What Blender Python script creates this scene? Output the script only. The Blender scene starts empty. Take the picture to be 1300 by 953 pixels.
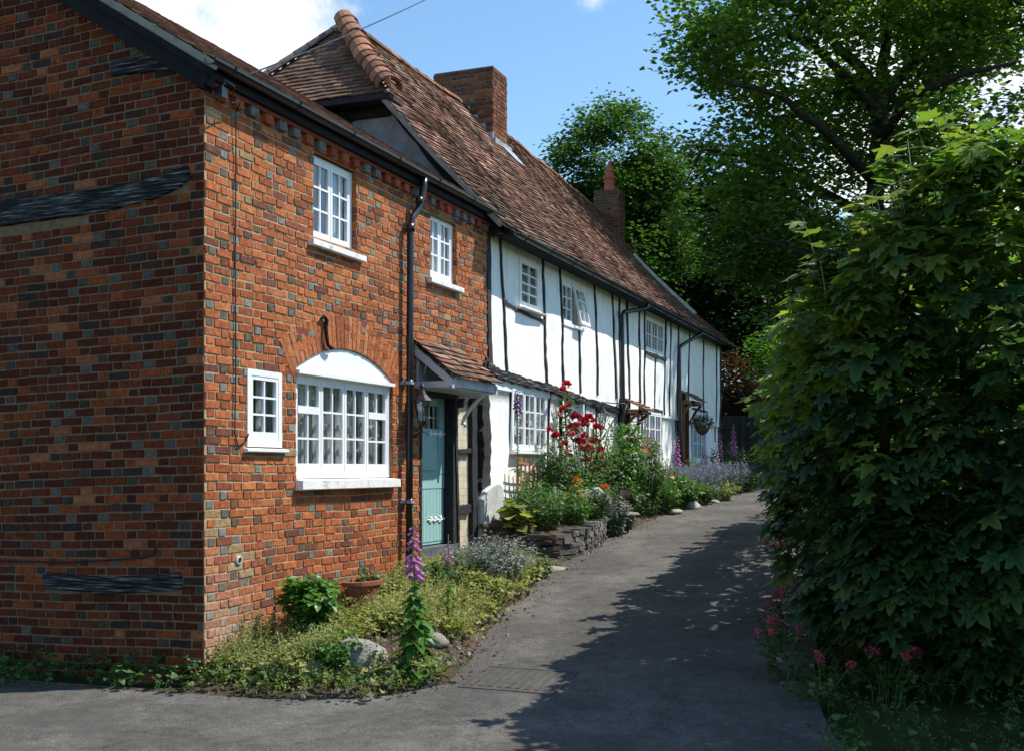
import bpy, math, random
import numpy as np
from mathutils import Vector, Matrix, noise as mnoise
R = math.radians
random.seed(7); rng = np.random.default_rng(7)
SC = bpy.context.scene
COL = SC.collection
# ------------------------------------------------------------------ camera, light, exposure
cam = bpy.data.objects.new("camera", bpy.data.cameras.new("camera")); COL.objects.link(cam)
cam.location = (5.34, -7.12, 1.58); cam.rotation_euler = (R(90), 0, math.atan2(.371, .928))
cam.data.sensor_width = 36; cam.data.sensor_fit = 'HORIZONTAL'; cam.data.lens = 36*1450/1300
cam.data.shift_y = 118.5/1300; cam.data.clip_end = 1500; cam.data.clip_start = .05
SC.camera = cam
SUN_AZ, SUN_EL = 34.0, 56.0        # degrees from +X towards +Y, elevation
sd = Vector((math.cos(R(SUN_AZ))*math.cos(R(SUN_EL)), math.sin(R(SUN_AZ))*math.cos(R(SUN_EL)), math.sin(R(SUN_EL))))
sun = bpy.data.objects.new("sun", bpy.data.lights.new("sun", 'SUN')); COL.objects.link(sun)
sun.data.energy = 5.0; sun.data.angle = R(.5); sun.data.color = (1, .955, .88)
sun.rotation_euler = (-sd).to_track_quat('-Z', 'Y').to_euler()
w = bpy.data.worlds.new("World"); SC.world = w; w.use_nodes = True
nt = w.node_tree; N = nt.nodes; L = nt.links
N.clear()
out = N.new('ShaderNodeOutputWorld'); bg = N.new('ShaderNodeBackground'); sky = N.new('ShaderNodeTexSky')
sky.sky_type = 'NISHITA'; sky.sun_disc = False; sky.sun_elevation = R(SUN_EL); sky.sun_rotation = R(90-SUN_AZ)
sky.air_density = 1.0; sky.dust_density = .25; sky.ozone_density = 1.6
SKY_S = .14
bg.inputs[1].default_value = SKY_S
tn = N.new('ShaderNodeMix'); tn.data_type = 'RGBA'; tn.blend_type = 'MULTIPLY'; tn.inputs[0].default_value = 1; tn.inputs[7].default_value = (.93, 1.10, 1.14, 1)
L.new(sky.outputs[0], tn.inputs[6]); L.new(tn.outputs[2], bg.inputs[0])
cb = N.new('ShaderNodeBackground'); cb.inputs[0].default_value = (.93, .95, 1, 1); cb.inputs[1].default_value = .95
tc = N.new('ShaderNodeTexCoord')
def vdot(vec):
    d = N.new('ShaderNodeVectorMath'); d.operation = 'DOT_PRODUCT'; d.inputs[1].default_value = Vector(vec).normalized()
    L.new(tc.outputs['Generated'], d.inputs[0]); return d.outputs['Value']
def maprange(src, a, b, c=0, d=1, smooth=True):
    m = N.new('ShaderNodeMapRange'); m.interpolation_type = 'SMOOTHSTEP' if smooth else 'LINEAR'
    for i, v in zip((1, 2, 3, 4), (a, b, c, d)): m.inputs[i].default_value = v
    L.new(src, m.inputs[0]); return m.outputs[0]
def mth(op, a, b):
    m = N.new('ShaderNodeMath'); m.operation = op
    for i, v in enumerate((a, b)):
        if isinstance(v, (int, float)): m.inputs[i].default_value = v
        else: L.new(v, m.inputs[i])
    return m.outputs[0]
cn = N.new('ShaderNodeTexNoise'); cn.inputs['Scale'].default_value = 7; cn.inputs['Detail'].default_value = 9; cn.inputs['Roughness'].default_value = .6
L.new(tc.outputs['Generated'], cn.inputs['Vector'])
nz = mth('MULTIPLY', mth('SUBTRACT', cn.outputs[0], .5), 2.6)
tot = None
for vec, r0, r1 in (((-.655, .836, .47), .982, 1.0), ((.06, 1.02, .36), .955, .999), ((-.30, .93, .425), .9985, 1.0003)):
    m = maprange(vdot(vec), r0, r1, 0, .52 if r0 > .997 else 1)
    tot = m if tot is None else mth('MAXIMUM', tot, m)
cl = maprange(mth('ADD', tot, mth('MULTIPLY', nz, mth('MINIMUM', mth('MULTIPLY', tot, 4), 1))), .30, .85)
mx = N.new('ShaderNodeMixShader'); L.new(cl, mx.inputs[0]); L.new(bg.outputs[0], mx.inputs[1]); L.new(cb.outputs[0], mx.inputs[2])
L.new(mx.outputs[0], out.inputs[0])
SC.view_settings.view_transform = 'Standard'; SC.view_settings.look = 'None'; SC.view_settings.gamma = 1
SC.view_settings.exposure = 0.42; SC.view_settings.use_curve_mapping = False
SC.cycles.max_bounces = 6; SC.cycles.transparent_max_bounces = 12; SC.cycles.use_denoising = True
SC.cycles.diffuse_bounces = 3; SC.cycles.glossy_bounces = 3

# ------------------------------------------------------------------ helpers
ORG = {}
def tag(o, label=None, cat=None, group=None, kind=None):
    if label: o['label'] = label
    if cat: o['category'] = cat
    if group: o['group'] = group
    if kind: o['kind'] = kind
    return o
def thing(name, label, cat, loc=(0, 0, 0), group=None):
    o = bpy.data.objects.new(name, None); COL.objects.link(o); o.location = loc; ORG[o.name] = Vector(loc)
    o.empty_display_size = .1
    return tag(o, label, cat, group)
def link_mesh(name, me, parent=None, loc=None):
    o = bpy.data.objects.new(name, me); COL.objects.link(o)
    if parent is not None:
        o.parent = parent; ORG[o.name] = ORG[parent.name]
    else:
        ORG[o.name] = Vector(loc or (0, 0, 0)); o.location = ORG[o.name]
    return o
class MB:
    def __init__(s): s.v = []; s.f = []; s.c = []; s.m = []
    def add(s, vs, fs, col=(1, 1, 1), mi=0):
        b = len(s.v); s.v.extend([tuple(p) for p in vs])
        for f in fs: s.f.append([b+i for i in f]); s.c.append(col); s.m.append(mi)
    def box(s, x0, x1, y0, y1, z0, z1, col=(1, 1, 1), mi=0):
        s.add([(x0, y0, z0), (x1, y0, z0), (x1, y1, z0), (x0, y1, z0), (x0, y0, z1), (x1, y0, z1), (x1, y1, z1), (x0, y1, z1)],
              [(0, 3, 2, 1), (4, 5, 6, 7), (0, 1, 5, 4), (1, 2, 6, 5), (2, 3, 7, 6), (3, 0, 4, 7)], col, mi)
    def tube(s, pts, rad, n=8, col=(1, 1, 1), cap=True, mi=0):
        pts = [Vector(p) for p in pts]
        if not hasattr(rad, '__len__'): rad = [rad]*len(pts)
        rings = []; up = None
        for i, p in enumerate(pts):
            t = (pts[min(i+1, len(pts)-1)]-pts[max(i-1, 0)]).normalized()
            if up is None: up = t.orthogonal().normalized()
            up = (up - t*up.dot(t)); up = up.normalized() if up.length > 1e-5 else t.orthogonal().normalized()
            sdv = t.cross(up)
            rings.append([p+(up*math.cos(2*math.pi*k/n)+sdv*math.sin(2*math.pi*k/n))*rad[i] for k in range(n)])
        vs = [q for r in rings for q in r]; fs = []
        for i in range(len(pts)-1):
            for k in range(n):
                a = i*n+k; b = i*n+(k+1) % n; fs.append((a, b, b+n, a+n))
        if cap: fs.append(tuple(range(n))[::-1]); fs.append(tuple(range((len(pts)-1)*n, len(pts)*n)))
        s.add(vs, fs, col, mi)
    def lathe(s, c, prof, n=16, col=(1, 1, 1), sx=1, sy=1, mi=0):
        c = Vector(c); vs = []
        for r, z in prof:
            for k in range(n): vs.append(c+Vector((sx*r*math.cos(2*math.pi*k/n), sy*r*math.sin(2*math.pi*k/n), z)))
        fs = []
        for i in range(len(prof)-1):
            for k in range(n):
                a = i*n+k; b = i*n+(k+1) % n; fs.append((a, b, b+n, a+n))
        fs.append(tuple(range(n))[::-1]); fs.append(tuple(range((len(prof)-1)*n, len(prof)*n)))
        s.add(vs, fs, col, mi)
    def build(s, name, mats, parent=None, smooth=False, loc=None):
        me = bpy.data.meshes.new(name)
        org = ORG[parent.name] if parent is not None else Vector(loc or (0, 0, 0))
        me.from_pydata([(a-org.x, b-org.y, c-org.z) for a, b, c in s.v], [], s.f)
        if not isinstance(mats, (list, tuple)): mats = [mats]
        for m in mats: me.materials.append(m)
        if len(mats) > 1: me.polygons.foreach_set('material_index', s.m)
        ca = me.color_attributes.new('Col', 'FLOAT_COLOR', 'CORNER')
        cols = np.repeat(np.array([tuple(c)+(1,) for c in s.c], dtype=np.float32), [len(f) for f in s.f], axis=0)
        ca.data.foreach_set('color', cols.ravel())
        if smooth: me.polygons.foreach_set('use_smooth', [True]*len(s.f))
        me.update()
        return link_mesh(name, me, parent, loc)

def np_mesh(name, V, T, mat, parent=None, loc=None, smooth=True):
    """V (n,3), T (m,3) triangles."""
    me = bpy.data.meshes.new(name)
    org = np.array(ORG[parent.name] if parent is not None else (loc or (0, 0, 0)))
    V = (V-org).astype(np.float32)
    me.vertices.add(len(V)); me.vertices.foreach_set('co', V.ravel())
    me.loops.add(T.size); me.loops.foreach_set('vertex_index', T.ravel().astype(np.int32))
    me.polygons.add(len(T)); me.polygons.foreach_set('loop_start', np.arange(0, T.size, 3, dtype=np.int32))
    me.polygons.foreach_set('loop_total', np.full(len(T), 3, dtype=np.int32))
    if smooth: me.polygons.foreach_set('use_smooth', np.ones(len(T), dtype=bool))
    me.materials.append(mat); me.update(calc_edges=True); me.validate()
    return link_mesh(name, me, parent, loc)

def lerp(a, b, t): return a+(b-a)*t
def pw(pts, x):
    if x <= pts[0][0]: return pts[0][1]
    for (a, b), (c, d) in zip(pts, pts[1:]):
        if x <= c: return b+(d-b)*(x-a)/(c-a)
    return pts[-1][1]
GP = [(-40, -.5), (-12, -.28), (-7, -.18), (-.3, -.06), (.5, .05), (3, .3), (5.6, .55), (10, .88), (18.7, 1.28), (30, 1.5), (80, 2.2), (400, 4)]
def gz(Y): return pw(GP, Y)
def nz3(x, y, z=0, s=1.0): return mnoise.noise(Vector((x*s, y*s, z*s)))

# ------------------------------------------------------------------ materials
def new_mat(name):
    m = bpy.data.materials.new(name); m.use_nodes = True
    nt = m.node_tree; p = nt.nodes['Principled BSDF']
    return m, nt, p
def noise_node(nt, scale, detail=4, rough=.6, coord='Object', vec_scale=None):
    tcn = nt.nodes.new('ShaderNodeTexCoord'); n = nt.nodes.new('ShaderNodeTexNoise')
    n.inputs['Scale'].default_value = scale; n.inputs['Detail'].default_value = detail; n.inputs['Roughness'].default_value = rough
    if vec_scale:
        mp = nt.nodes.new('ShaderNodeMapping'); mp.inputs['Scale'].default_value = vec_scale
        nt.links.new(tcn.outputs[coord], mp.inputs[0]); nt.links.new(mp.outputs[0], n.inputs['Vector'])
    else: nt.links.new(tcn.outputs[coord], n.inputs['Vector'])
    return n
def ramp(nt, src, stops):
    r = nt.nodes.new('ShaderNodeValToRGB'); e = r.color_ramp.elements
    while len(e) < len(stops): e.new(.5)
    for el, (p, c) in zip(e, stops): el.position = p; el.color = tuple(c)+(1,) if len(c) == 3 else c
    nt.links.new(src, r.inputs[0]); return r
def mixc(nt, fac, a, b, mode='MIX'):
    m = nt.nodes.new('ShaderNodeMix'); m.data_type = 'RGBA'; m.blend_type = mode
    for idx, v in ((0, fac), (6, a), (7, b)):
        if isinstance(v, (int, float)): m.inputs[idx].default_value = v
        elif isinstance(v, tuple): m.inputs[idx].default_value = v if len(v) == 4 else v+(1,)
        else: nt.links.new(v, m.inputs[idx])
    return m.outputs[2]
def bump(nt, p, src, strength, dist=.01):
    b = nt.nodes.new('ShaderNodeBump'); b.inputs['Strength'].default_value = strength; b.inputs['Distance'].default_value = dist
    nt.links.new(src, b.inputs['Height']); nt.links.new(b.outputs[0], p.inputs['Normal'])
def surf(name, stops, scale=8, rough=.8, bs=.3, bscale=60, spec=.3, metal=0, vec_scale=None, detail=5, bdist=.01):
    m, nt, p = new_mat(name)
    n = noise_node(nt, scale, detail, .65, vec_scale=vec_scale); r = ramp(nt, n.outputs[0], stops)
    nt.links.new(r.outputs[0], p.inputs['Base Color'])
    p.inputs['Roughness'].default_value = rough; p.inputs['Specular IOR Level'].default_value = spec; p.inputs['Metallic'].default_value = metal
    if bs: bump(nt, p, noise_node(nt, bscale, 4, .6, vec_scale=vec_scale).outputs[0], bs, bdist)
    return m
def attr_mat(name, rough=.9, lo=.6, hi=1.3, scale=45, bs=.6, bscale=90, stain=None, spec=.2, bdist=.006):
    m, nt, p = new_mat(name)
    a = nt.nodes.new('ShaderNodeAttribute'); a.attribute_name = 'Col'
    n = noise_node(nt, scale, 5, .7); r = ramp(nt, n.outputs[0], [(.25, (lo,)*3), (.75, (hi,)*3)])
    c = mixc(nt, 1.0, a.outputs['Color'], r.outputs[0], 'MULTIPLY')
    if stain:
        sc, colr, t0, t1 = stain
        n2 = noise_node(nt, sc, 6, .7); r2 = ramp(nt, n2.outputs[0], [(t0, (0, 0, 0)), (t1, (1, 1, 1))])
        c = mixc(nt, r2.outputs[0], c, colr)
    nt.links.new(c, p.inputs['Base Color']); p.inputs['Roughness'].default_value = rough; p.inputs['Specular IOR Level'].default_value = spec
    bump(nt, p, noise_node(nt, bscale, 5, .7).outputs[0], bs, bdist)
    return m
def leaf_mat(name, stops, trans=.35, rough=.45, tcol=None, spec=.4):
    m, nt, p = new_mat(name)
    g = nt.nodes.new('ShaderNodeNewGeometry'); r = ramp(nt, g.outputs['Random Per Island'], stops)
    n = noise_node(nt, .9, 3, .6); rr = ramp(nt, n.outputs[0], [(.3, (.75, .75, .75)), (.7, (1.2, 1.2, 1.2))])
    c = mixc(nt, 1.0, r.outputs[0], rr.outputs[0], 'MULTIPLY')
    nt.links.new(c, p.inputs['Base Color']); p.inputs['Roughness'].default_value = rough; p.inputs['Specular IOR Level'].default_value = spec
    t = nt.nodes.new('ShaderNodeBsdfTranslucent')
    tcc = mixc(nt, 1.0, c, tcol or (1.5, 1.7, .6), 'MULTIPLY'); nt.links.new(tcc, t.inputs[0])
    mx = nt.nodes.new('ShaderNodeMixShader'); mx.inputs[0].default_value = trans
    nt.links.new(p.outputs[0], mx.inputs[1]); nt.links.new(t.outputs[0], mx.inputs[2])
    nt.links.new(mx.outputs[0], nt.nodes['Material Output'].inputs[0])
    return m
M = {}
M['brick'] = attr_mat('brick', .92, .40, 1.50, 24, .9, 60)
M['mortar'] = surf('mortar', [(.3, (.30, .215, .12)), (.55, (.42, .31, .18)), (.8, (.52, .41, .26))], 14, .95, .7, 120, .1)
M['mortar_dark'] = surf('mortar_dark', [(.3, (.13, .088, .052)), (.6, (.20, .138, .085)), (.85, (.27, .19, .125))], 14, .95, .7, 120, .1)  # darker mortar, the gable's shade put into its colour
M['tile'] = attr_mat('roof_tile', .9, .5, 1.35, 22, .6, 70, stain=(2.6, (.06, .052, .036), .50, .68))
M['terracotta'] = attr_mat('terracotta', .85, .6, 1.25, 18, .5, 60)
M['stone'] = attr_mat('stone', .92, .5, 1.35, 20, .9, 45, bdist=.015)
M['plaster'] = surf('white_plaster', [(.25, (.66, .66, .64)), (.5, (.80, .80, .78)), (.8, (.85, .85, .83))], 3.5, .85, .35, 40, .2)
def plaster():
    m, nt, p = new_mat('white_plaster')
    n = noise_node(nt, 3.5, 5, .65); r = ramp(nt, n.outputs[0], [(.25, (.77, .76, .72)), (.5, (.87, .86, .82)), (.8, (.89, .88, .85))])
    n2 = noise_node(nt, 3, 6, .7, vec_scale=(1, 1.9, .3)); r2 = ramp(nt, n2.outputs[0], [(.35, (.84, .83, .79)), (.55, (1, 1, 1))])
    c = mixc(nt, .6, r.outputs[0], r2.outputs[0], 'MULTIPLY')
    n3 = noise_node(nt, 2.2, 7, .75); r3 = ramp(nt, n3.outputs[0], [(.60, (1, 1, 1)), (.70, (.66, .62, .54))]); c = mixc(nt, .7, c, r3.outputs[0], 'MULTIPLY')
    nt.links.new(c, p.inputs['Base Color']); p.inputs['Roughness'].default_value = .88; p.inputs['Specular IOR Level'].default_value = .2
    bump(nt, p, noise_node(nt, 16, 6, .7).outputs[0], .5, .015); return m
M['plaster'] = plaster()
M['plaster_grey'] = surf('grey_plaster', [(.3, (.22, .22, .23)), (.6, (.36, .36, .37)), (.8, (.45, .45, .45))], 5, .9, .4, 40, .2)
M['cream'] = surf('cream_paint', [(.25, (.42, .36, .25)), (.5, (.58, .50, .37)), (.8, (.66, .58, .45))], 7, .85, .5, 30, .2)
M['timber'] = surf('black_timber', [(.3, (.006, .006, .007)), (.6, (.022, .022, .024)), (.82, (.10, .10, .105))], 9, .55, .9, 28, .4, vec_scale=(1, 1, 6), bdist=.02)
M['timber_h'] = surf('weathered_timber', [(.38, (.006, .006, .007)), (.50, (.025, .025, .028)), (.58, (.10, .10, .105)), (.66, (.32, .31, .29))], 14, .75, 1.0, 30, .15, vec_scale=(.25, .25, 5), bdist=.02)
M['white'] = surf('white_paint', [(.3, (.74, .75, .76)), (.7, (.84, .84, .84))], 5, .4, .08, 30, .4)
M['stonewhite'] = surf('painted_sill', [(.28, (.45, .42, .36)), (.45, (.74, .73, .70)), (.8, (.82, .81, .79))], 9, .7, .5, 40, .3)
M['teal'] = surf('teal_paint', [(.3, (.27, .46, .45)), (.7, (.33, .53, .52))], 4, .35, .1, 30, .45)
M['blackmetal'] = surf('black_metal', [(.3, (.008, .008, .010)), (.7, (.02, .02, .024))], 6, .3, .1, 30, .5)
M['fascia'] = surf('black_fascia', [(.3, (.006, .006, .008)), (.7, (.014, .014, .014))], 6, .7, .3, 20, .12)
M['brass'] = surf('pale_metal', [(.3, (.55, .56, .56)), (.7, (.75, .76, .76))], 6, .35, .1, 30, .5, metal=.3)
M['lead'] = surf('lead_sheet', [(.3, (.20, .23, .28)), (.7, (.40, .44, .50))], 9, .55, .3, 30, .4)
M['soffit'] = surf('grey_paint', [(.3, (.40, .41, .44)), (.7, (.52, .53, .56))], 5, .5, .1, 30, .3)
M['curtain'] = surf('net_curtain', [(.38, (.22, .23, .23)), (.62, (.62, .62, .60))], 5, .9, 0, 30, .1, vec_scale=(1, 9, .15), detail=2)
M['dark'] = surf('vent_hole_shade', [(.3, (.01, .01, .01)), (.7, (.02, .02, .02))], 3, .9, 0)
M['asphalt'] = None
M['soil'] = surf('soil', [(.3, (.035, .024, .016)), (.55, (.09, .065, .045)), (.8, (.16, .125, .09))], 9, .95, .9, 40, .1, bdist=.03)
M['grass_ground'] = surf('grass_ground', [(.3, (.02, .035, .012)), (.6, (.045, .07, .02)), (.8, (.08, .08, .04))], 2.5, .95, .8, 50, .1, bdist=.03)
M['fence'] = surf('old_fence_wood', [(.3, (.03, .026, .022)), (.7, (.075, .065, .055))], 6, .9, .5, 30, .1, vec_scale=(8, 8, 1))
M['brown_wood'] = surf('stained_wood', [(.3, (.16, .065, .025)), (.7, (.30, .13, .05))], 6, .6, .3, 30, .3, vec_scale=(8, 8, 1))
M['lattice'] = surf('lattice_wood', [(.3, (.36, .16, .06)), (.7, (.5, .26, .11))], 6, .7, .2, 30, .3)
M['bark'] = surf('bark', [(.3, (.018, .015, .011)), (.7, (.055, .047, .036))], 5, .95, .9, 14, .1, vec_scale=(3, 3, 1), bdist=.03)
M['stem'] = surf('green_stem', [(.3, (.07, .13, .03)), (.7, (.14, .22, .06))], 6, .6, 0)
M['twig'] = surf('brown_twig', [(.3, (.05, .035, .02)), (.7, (.10, .07, .04))], 6, .8, 0)
def asphalt():
    m, nt, p = new_mat('asphalt')
    n = noise_node(nt, 1.1, 6, .6); r = ramp(nt, n.outputs[0], [(.3, (.062, .058, .053)), (.5, (.090, .085, .077)), (.72, (.142, .133, .12))])
    v = noise_node(nt, 110, 3, .7); r2 = ramp(nt, v.outputs[0], [(.3, (.45, .45, .45)), (.5, (1, 1, 1)), (.72, (2.1, 2.1, 2.05))])
    c = mixc(nt, 1.0, r.outputs[0], r2.outputs[0], 'MULTIPLY')
    n3 = noise_node(nt, 7, 6, .75); r3 = ramp(nt, n3.outputs[0], [(.35, (.72, .71, .70)), (.65, (1.22, 1.2, 1.17))]); c = mixc(nt, 1.0, c, r3.outputs[0], 'MULTIPLY')
    vo = nt.nodes.new('ShaderNodeTexVoronoi'); vo.feature = 'DISTANCE_TO_EDGE'; vo.inputs['Scale'].default_value = .8
    tcv = nt.nodes.new('ShaderNodeTexCoord'); nv = noise_node(nt, 2.5, 5, .7); ad = nt.nodes.new('ShaderNodeVectorMath'); ad.operation = 'MULTIPLY_ADD'; ad.inputs[1].default_value = (.7, .7, .7)
    nt.links.new(nv.outputs['Color'], ad.inputs[0]); nt.links.new(tcv.outputs['Object'], ad.inputs[2]); nt.links.new(ad.outputs[0], vo.inputs['Vector'])
    r4 = ramp(nt, vo.outputs['Distance'], [(0, (.45, .44, .42)), (.012, (1, 1, 1))]); c = mixc(nt, .7, c, r4.outputs[0], 'MULTIPLY')
    nt.links.new(c, p.inputs['Base Color']); p.inputs['Roughness'].default_value = .85; p.inputs['Specular IOR Level'].default_value = .3
    bump(nt, p, v.outputs[0], .9, .012); return m
M['asphalt'] = asphalt()
def glass():
    m, nt, p = new_mat('window_glass')
    gl = nt.nodes.new('ShaderNodeBsdfGlossy'); gl.inputs['Roughness'].default_value = .015; gl.inputs['Color'].default_value = (.95, .97, 1, 1)
    n = noise_node(nt, 3.0, 1, .4); b = nt.nodes.new('ShaderNodeBump'); b.inputs['Strength'].default_value = .12; b.inputs['Distance'].default_value = .05
    nt.links.new(n.outputs[0], b.inputs['Height']); nt.links.new(b.outputs[0], gl.inputs['Normal'])
    tr = nt.nodes.new('ShaderNodeBsdfTransparent'); tr.inputs[0].default_value = (.86, .9, .9, 1)
    ge = nt.nodes.new('ShaderNodeNewGeometry'); dt = nt.nodes.new('ShaderNodeVectorMath'); dt.operation = 'DOT_PRODUCT'
    nt.links.new(ge.outputs['Normal'], dt.inputs[0]); nt.links.new(ge.outputs['Incoming'], dt.inputs[1])
    def mt(op, a, b=None):
        q = nt.nodes.new('ShaderNodeMath'); q.operation = op
        for k_, v_ in enumerate((a, b)):
            if v_ is None: continue
            if isinstance(v_, (int, float)): q.inputs[k_].default_value = v_
            else: nt.links.new(v_, q.inputs[k_])
        return q
    f = mt('ADD', mt('MULTIPLY', mt('POWER', mt('SUBTRACT', 1.0, mt('ABSOLUTE', dt.outputs['Value']).outputs[0]).outputs[0], 4.0).outputs[0], .85).outputs[0], .12)
    mx = nt.nodes.new('ShaderNodeMixShader'); nt.links.new(f.outputs[0], mx.inputs[0])
    nt.links.new(tr.outputs[0], mx.inputs[1]); nt.links.new(gl.outputs[0], mx.inputs[2])
    nt.links.new(mx.outputs[0], nt.nodes['Material Output'].inputs[0]); return m
M['glass'] = glass()
M['lf_hedge'] = leaf_mat('maple_leaf', [(0, (.030, .068, .026)), (.55, (.045, .095, .032)), (.85, (.07, .125, .035)), (1, (.12, .17, .045))], .42, .40)
M['lf_young'] = leaf_mat('young_maple_leaf', [(0, (.07, .14, .03)), (.6, (.13, .20, .04)), (1, (.22, .22, .07))], .42, .4)
M['lf_top_lit'] = leaf_mat('sunlit_maple_leaf', [(0, (.085, .16, .026)), (.6, (.15, .23, .038)), (1, (.27, .29, .07))], .6, .4)  # paler leaf for the hedge top, sunlight put into the colour
M['lf_tree'] = leaf_mat('tree_leaf', [(0, (.055, .105, .022)), (.6, (.09, .16, .033)), (1, (.16, .23, .05))], .5, .45)
M['lf_tree2'] = leaf_mat('round_tree_leaf', [(0, (.028, .072, .018)), (.6, (.052, .115, .026)), (1, (.09, .155, .035))], .34, .5)
M['lf_dark'] = leaf_mat('dark_tree_leaf', [(0, (.012, .028, .012)), (.6, (.022, .045, .016)), (1, (.04, .075, .022))], .25, .5)
M['lf_copper'] = leaf_mat('copper_leaf', [(0, (.07, .032, .014)), (.6, (.13, .06, .024)), (1, (.19, .11, .045))], .35, .5, (1.4, 1.1, .6))
M['lf_red'] = leaf_mat('red_leaf', [(0, (.12, .02, .012)), (.6, (.22, .05, .02)), (1, (.16, .11, .03))], .35, .4, (1.5, 1.0, .6))
M['lf_bright'] = leaf_mat('bright_leaf', [(0, (.045, .13, .02)), (.6, (.075, .19, .03)), (1, (.13, .26, .045))], .35, .4)
M['lf_mid'] = leaf_mat('mid_leaf', [(0, (.035, .085, .025)), (.6, (.06, .13, .03)), (1, (.12, .19, .05))], .35, .5)
M['lf_yellow'] = leaf_mat('yellow_green_leaf', [(0, (.14, .18, .035)), (.6, (.25, .27, .06)), (1, (.38, .35, .13))], .35, .6)
M['lf_silver'] = leaf_mat('silver_leaf', [(0, (.12, .15, .12)), (.6, (.21, .24, .21)), (1, (.30, .30, .36))], .25, .7, (1, 1.1, .9))
M['straw'] = leaf_mat('straw_seed', [(0, (.20, .26, .06)), (.55, (.34, .36, .12)), (1, (.50, .46, .24))], .35, .7, (1.2, 1.1, .7))
def petal(name, a, b, t=.3): return leaf_mat(name, [(0, a), (1, b)], t, .6, (1.2, 1.1, 1.1), .2)
M['magenta'] = petal('foxglove_petal', (.34, .10, .30), (.60, .28, .52)); M['purple'] = petal('purple_petal', (.17, .05, .25), (.30, .12, .40))
M['redrose'] = petal('red_petal', (.50, .008, .025), (.72, .03, .05), .2); M['pinkrose'] = petal('pink_petal', (.6, .15, .15), (.75, .35, .32))
M['orange'] = petal('orange_petal', (.75, .12, .01), (.85, .25, .03)); M['lav'] = petal('lavender_petal', (.16, .13, .34), (.30, .26, .5))
M['peach'] = petal('peach_petal', (.75, .32, .15), (.85, .5, .3)); M['valerian'] = petal('valerian_petal', (.38, .04, .09), (.6, .13, .2))
M['whitepetal'] = petal('white_petal', (.65, .62, .65), (.8, .78, .8))

# ------------------------------------------------------------------ leaves
def tmpl_oval(w=.32, n=5, fold=.10, droop=.15):
    pts = [(0, 0, 0)]
    for i in range(1, n): 
        t = i/n; pts.append((0, t, -droop*t*t))
    pts.append((0, 1, -droop))
    L_, R_ = [], []
    for i in range(1, n):
        t = i/n; ww = w*math.sin(math.pi*min(1, t**.8)); L_.append((-ww, t, fold*ww/w-droop*t*t)); R_.append((ww, t, fold*ww/w-droop*t*t))
    V = pts+L_+R_; T = []
    l0 = n+1; r0 = l0+n-1
    for i in range(n-1):
        a, b = i, i+1
        if i == 0: T += [(0, l0, 1)[::-1], (0, 1, r0)[::-1]]
        else: T += [(a, l0+i-1, l0+i), (a, l0+i, b), (a, r0+i, r0+i-1), (a, b, r0+i)]
    T += [(n-1, l0+n-2, n), (n-1, n, r0+n-2)]
    return np.array(V, float), np.array(T)
def tmpl_diamond(w=.38, fold=.12):
    return np.array([(0, 0, 0), (-w, .5, fold), (0, 1, -.08), (w, .5, fold)], float), np.array([(0, 2, 1), (0, 3, 2)])
def tmpl_blade(w=.05, droop=.5):
    return np.array([(-w, 0, 0), (w, 0, 0), (-w*.8, .55, -droop*.3), (w*.8, .55, -droop*.3), (0, 1, -droop)], float), np.array([(0, 1, 3), (0, 3, 2), (2, 3, 4)])
def tmpl_palm():
    angs = [(-62, .50), (-38, .36), (-18, .68), (2, .56), (16, .92), (24, .60)]
    P = [(0, -.02)]
    base = [(-118, .30), (-95, .52), (-72, .36), (-52, .80), (-38, .70), (-26, .50), (-12, .78), (0, 1.05)]
    pts = []
    for a, r in base: pts.append((math.sin(R(a))*r, math.cos(R(a))*r))
    full = pts+[(-x, y) for x, y in pts[-2::-1]]
    V = [(0, 0, 0)]+[(x*.95, y+.18, -.16*(x*x+y*y)+(.03 if i % 2 else -.02)) for i, (x, y) in enumerate(full)]
    n = len(full); T = [(0, i+1, i) for i in range(1, n)]+[(0, 1, n)]
    return np.array(V, float), np.array(T)
OVAL = tmpl_oval(); WIDE = tmpl_oval(.45, 4, .08, .2); LANCE = tmpl_oval(.16, 4, .04, .3); DIA = tmpl_diamond(); PALM = tmpl_palm(); BLADE = tmpl_blade()
def petal_tmpl(): return tmpl_oval(.5, 4, .25, -.35)
PET = petal_tmpl()
def unit(a): return a/np.maximum(np.linalg.norm(a, axis=-1, keepdims=True), 1e-9)
def scatter(tm, P, Nn, D, S, jit=.0, sx=1.0):
    TV, TT = tm; n = len(P)
    Nn = unit(Nn); D = D-Nn*np.sum(D*Nn, 1, keepdims=True); D = unit(D); X = np.cross(D, Nn)
    S = np.asarray(S).reshape(-1, 1, 1)
    V = P[:, None, :]+S*(TV[None, :, 0:1]*X[:, None, :]*sx+TV[None, :, 1:2]*D[:, None, :]+TV[None, :, 2:3]*Nn[:, None, :])
    T = TT[None]+(np.arange(n)*len(TV))[:, None, None]
    return V.reshape(-1, 3), T.reshape(-1, 3)
def join(parts):
    Vs, Ts, o = [], [], 0
    for V, T in parts: Vs.append(V); Ts.append(T+o); o += len(V)
    return np.concatenate(Vs), np.concatenate(Ts)
def rnd(n): return unit(rng.normal(size=(n, 3)))

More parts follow.
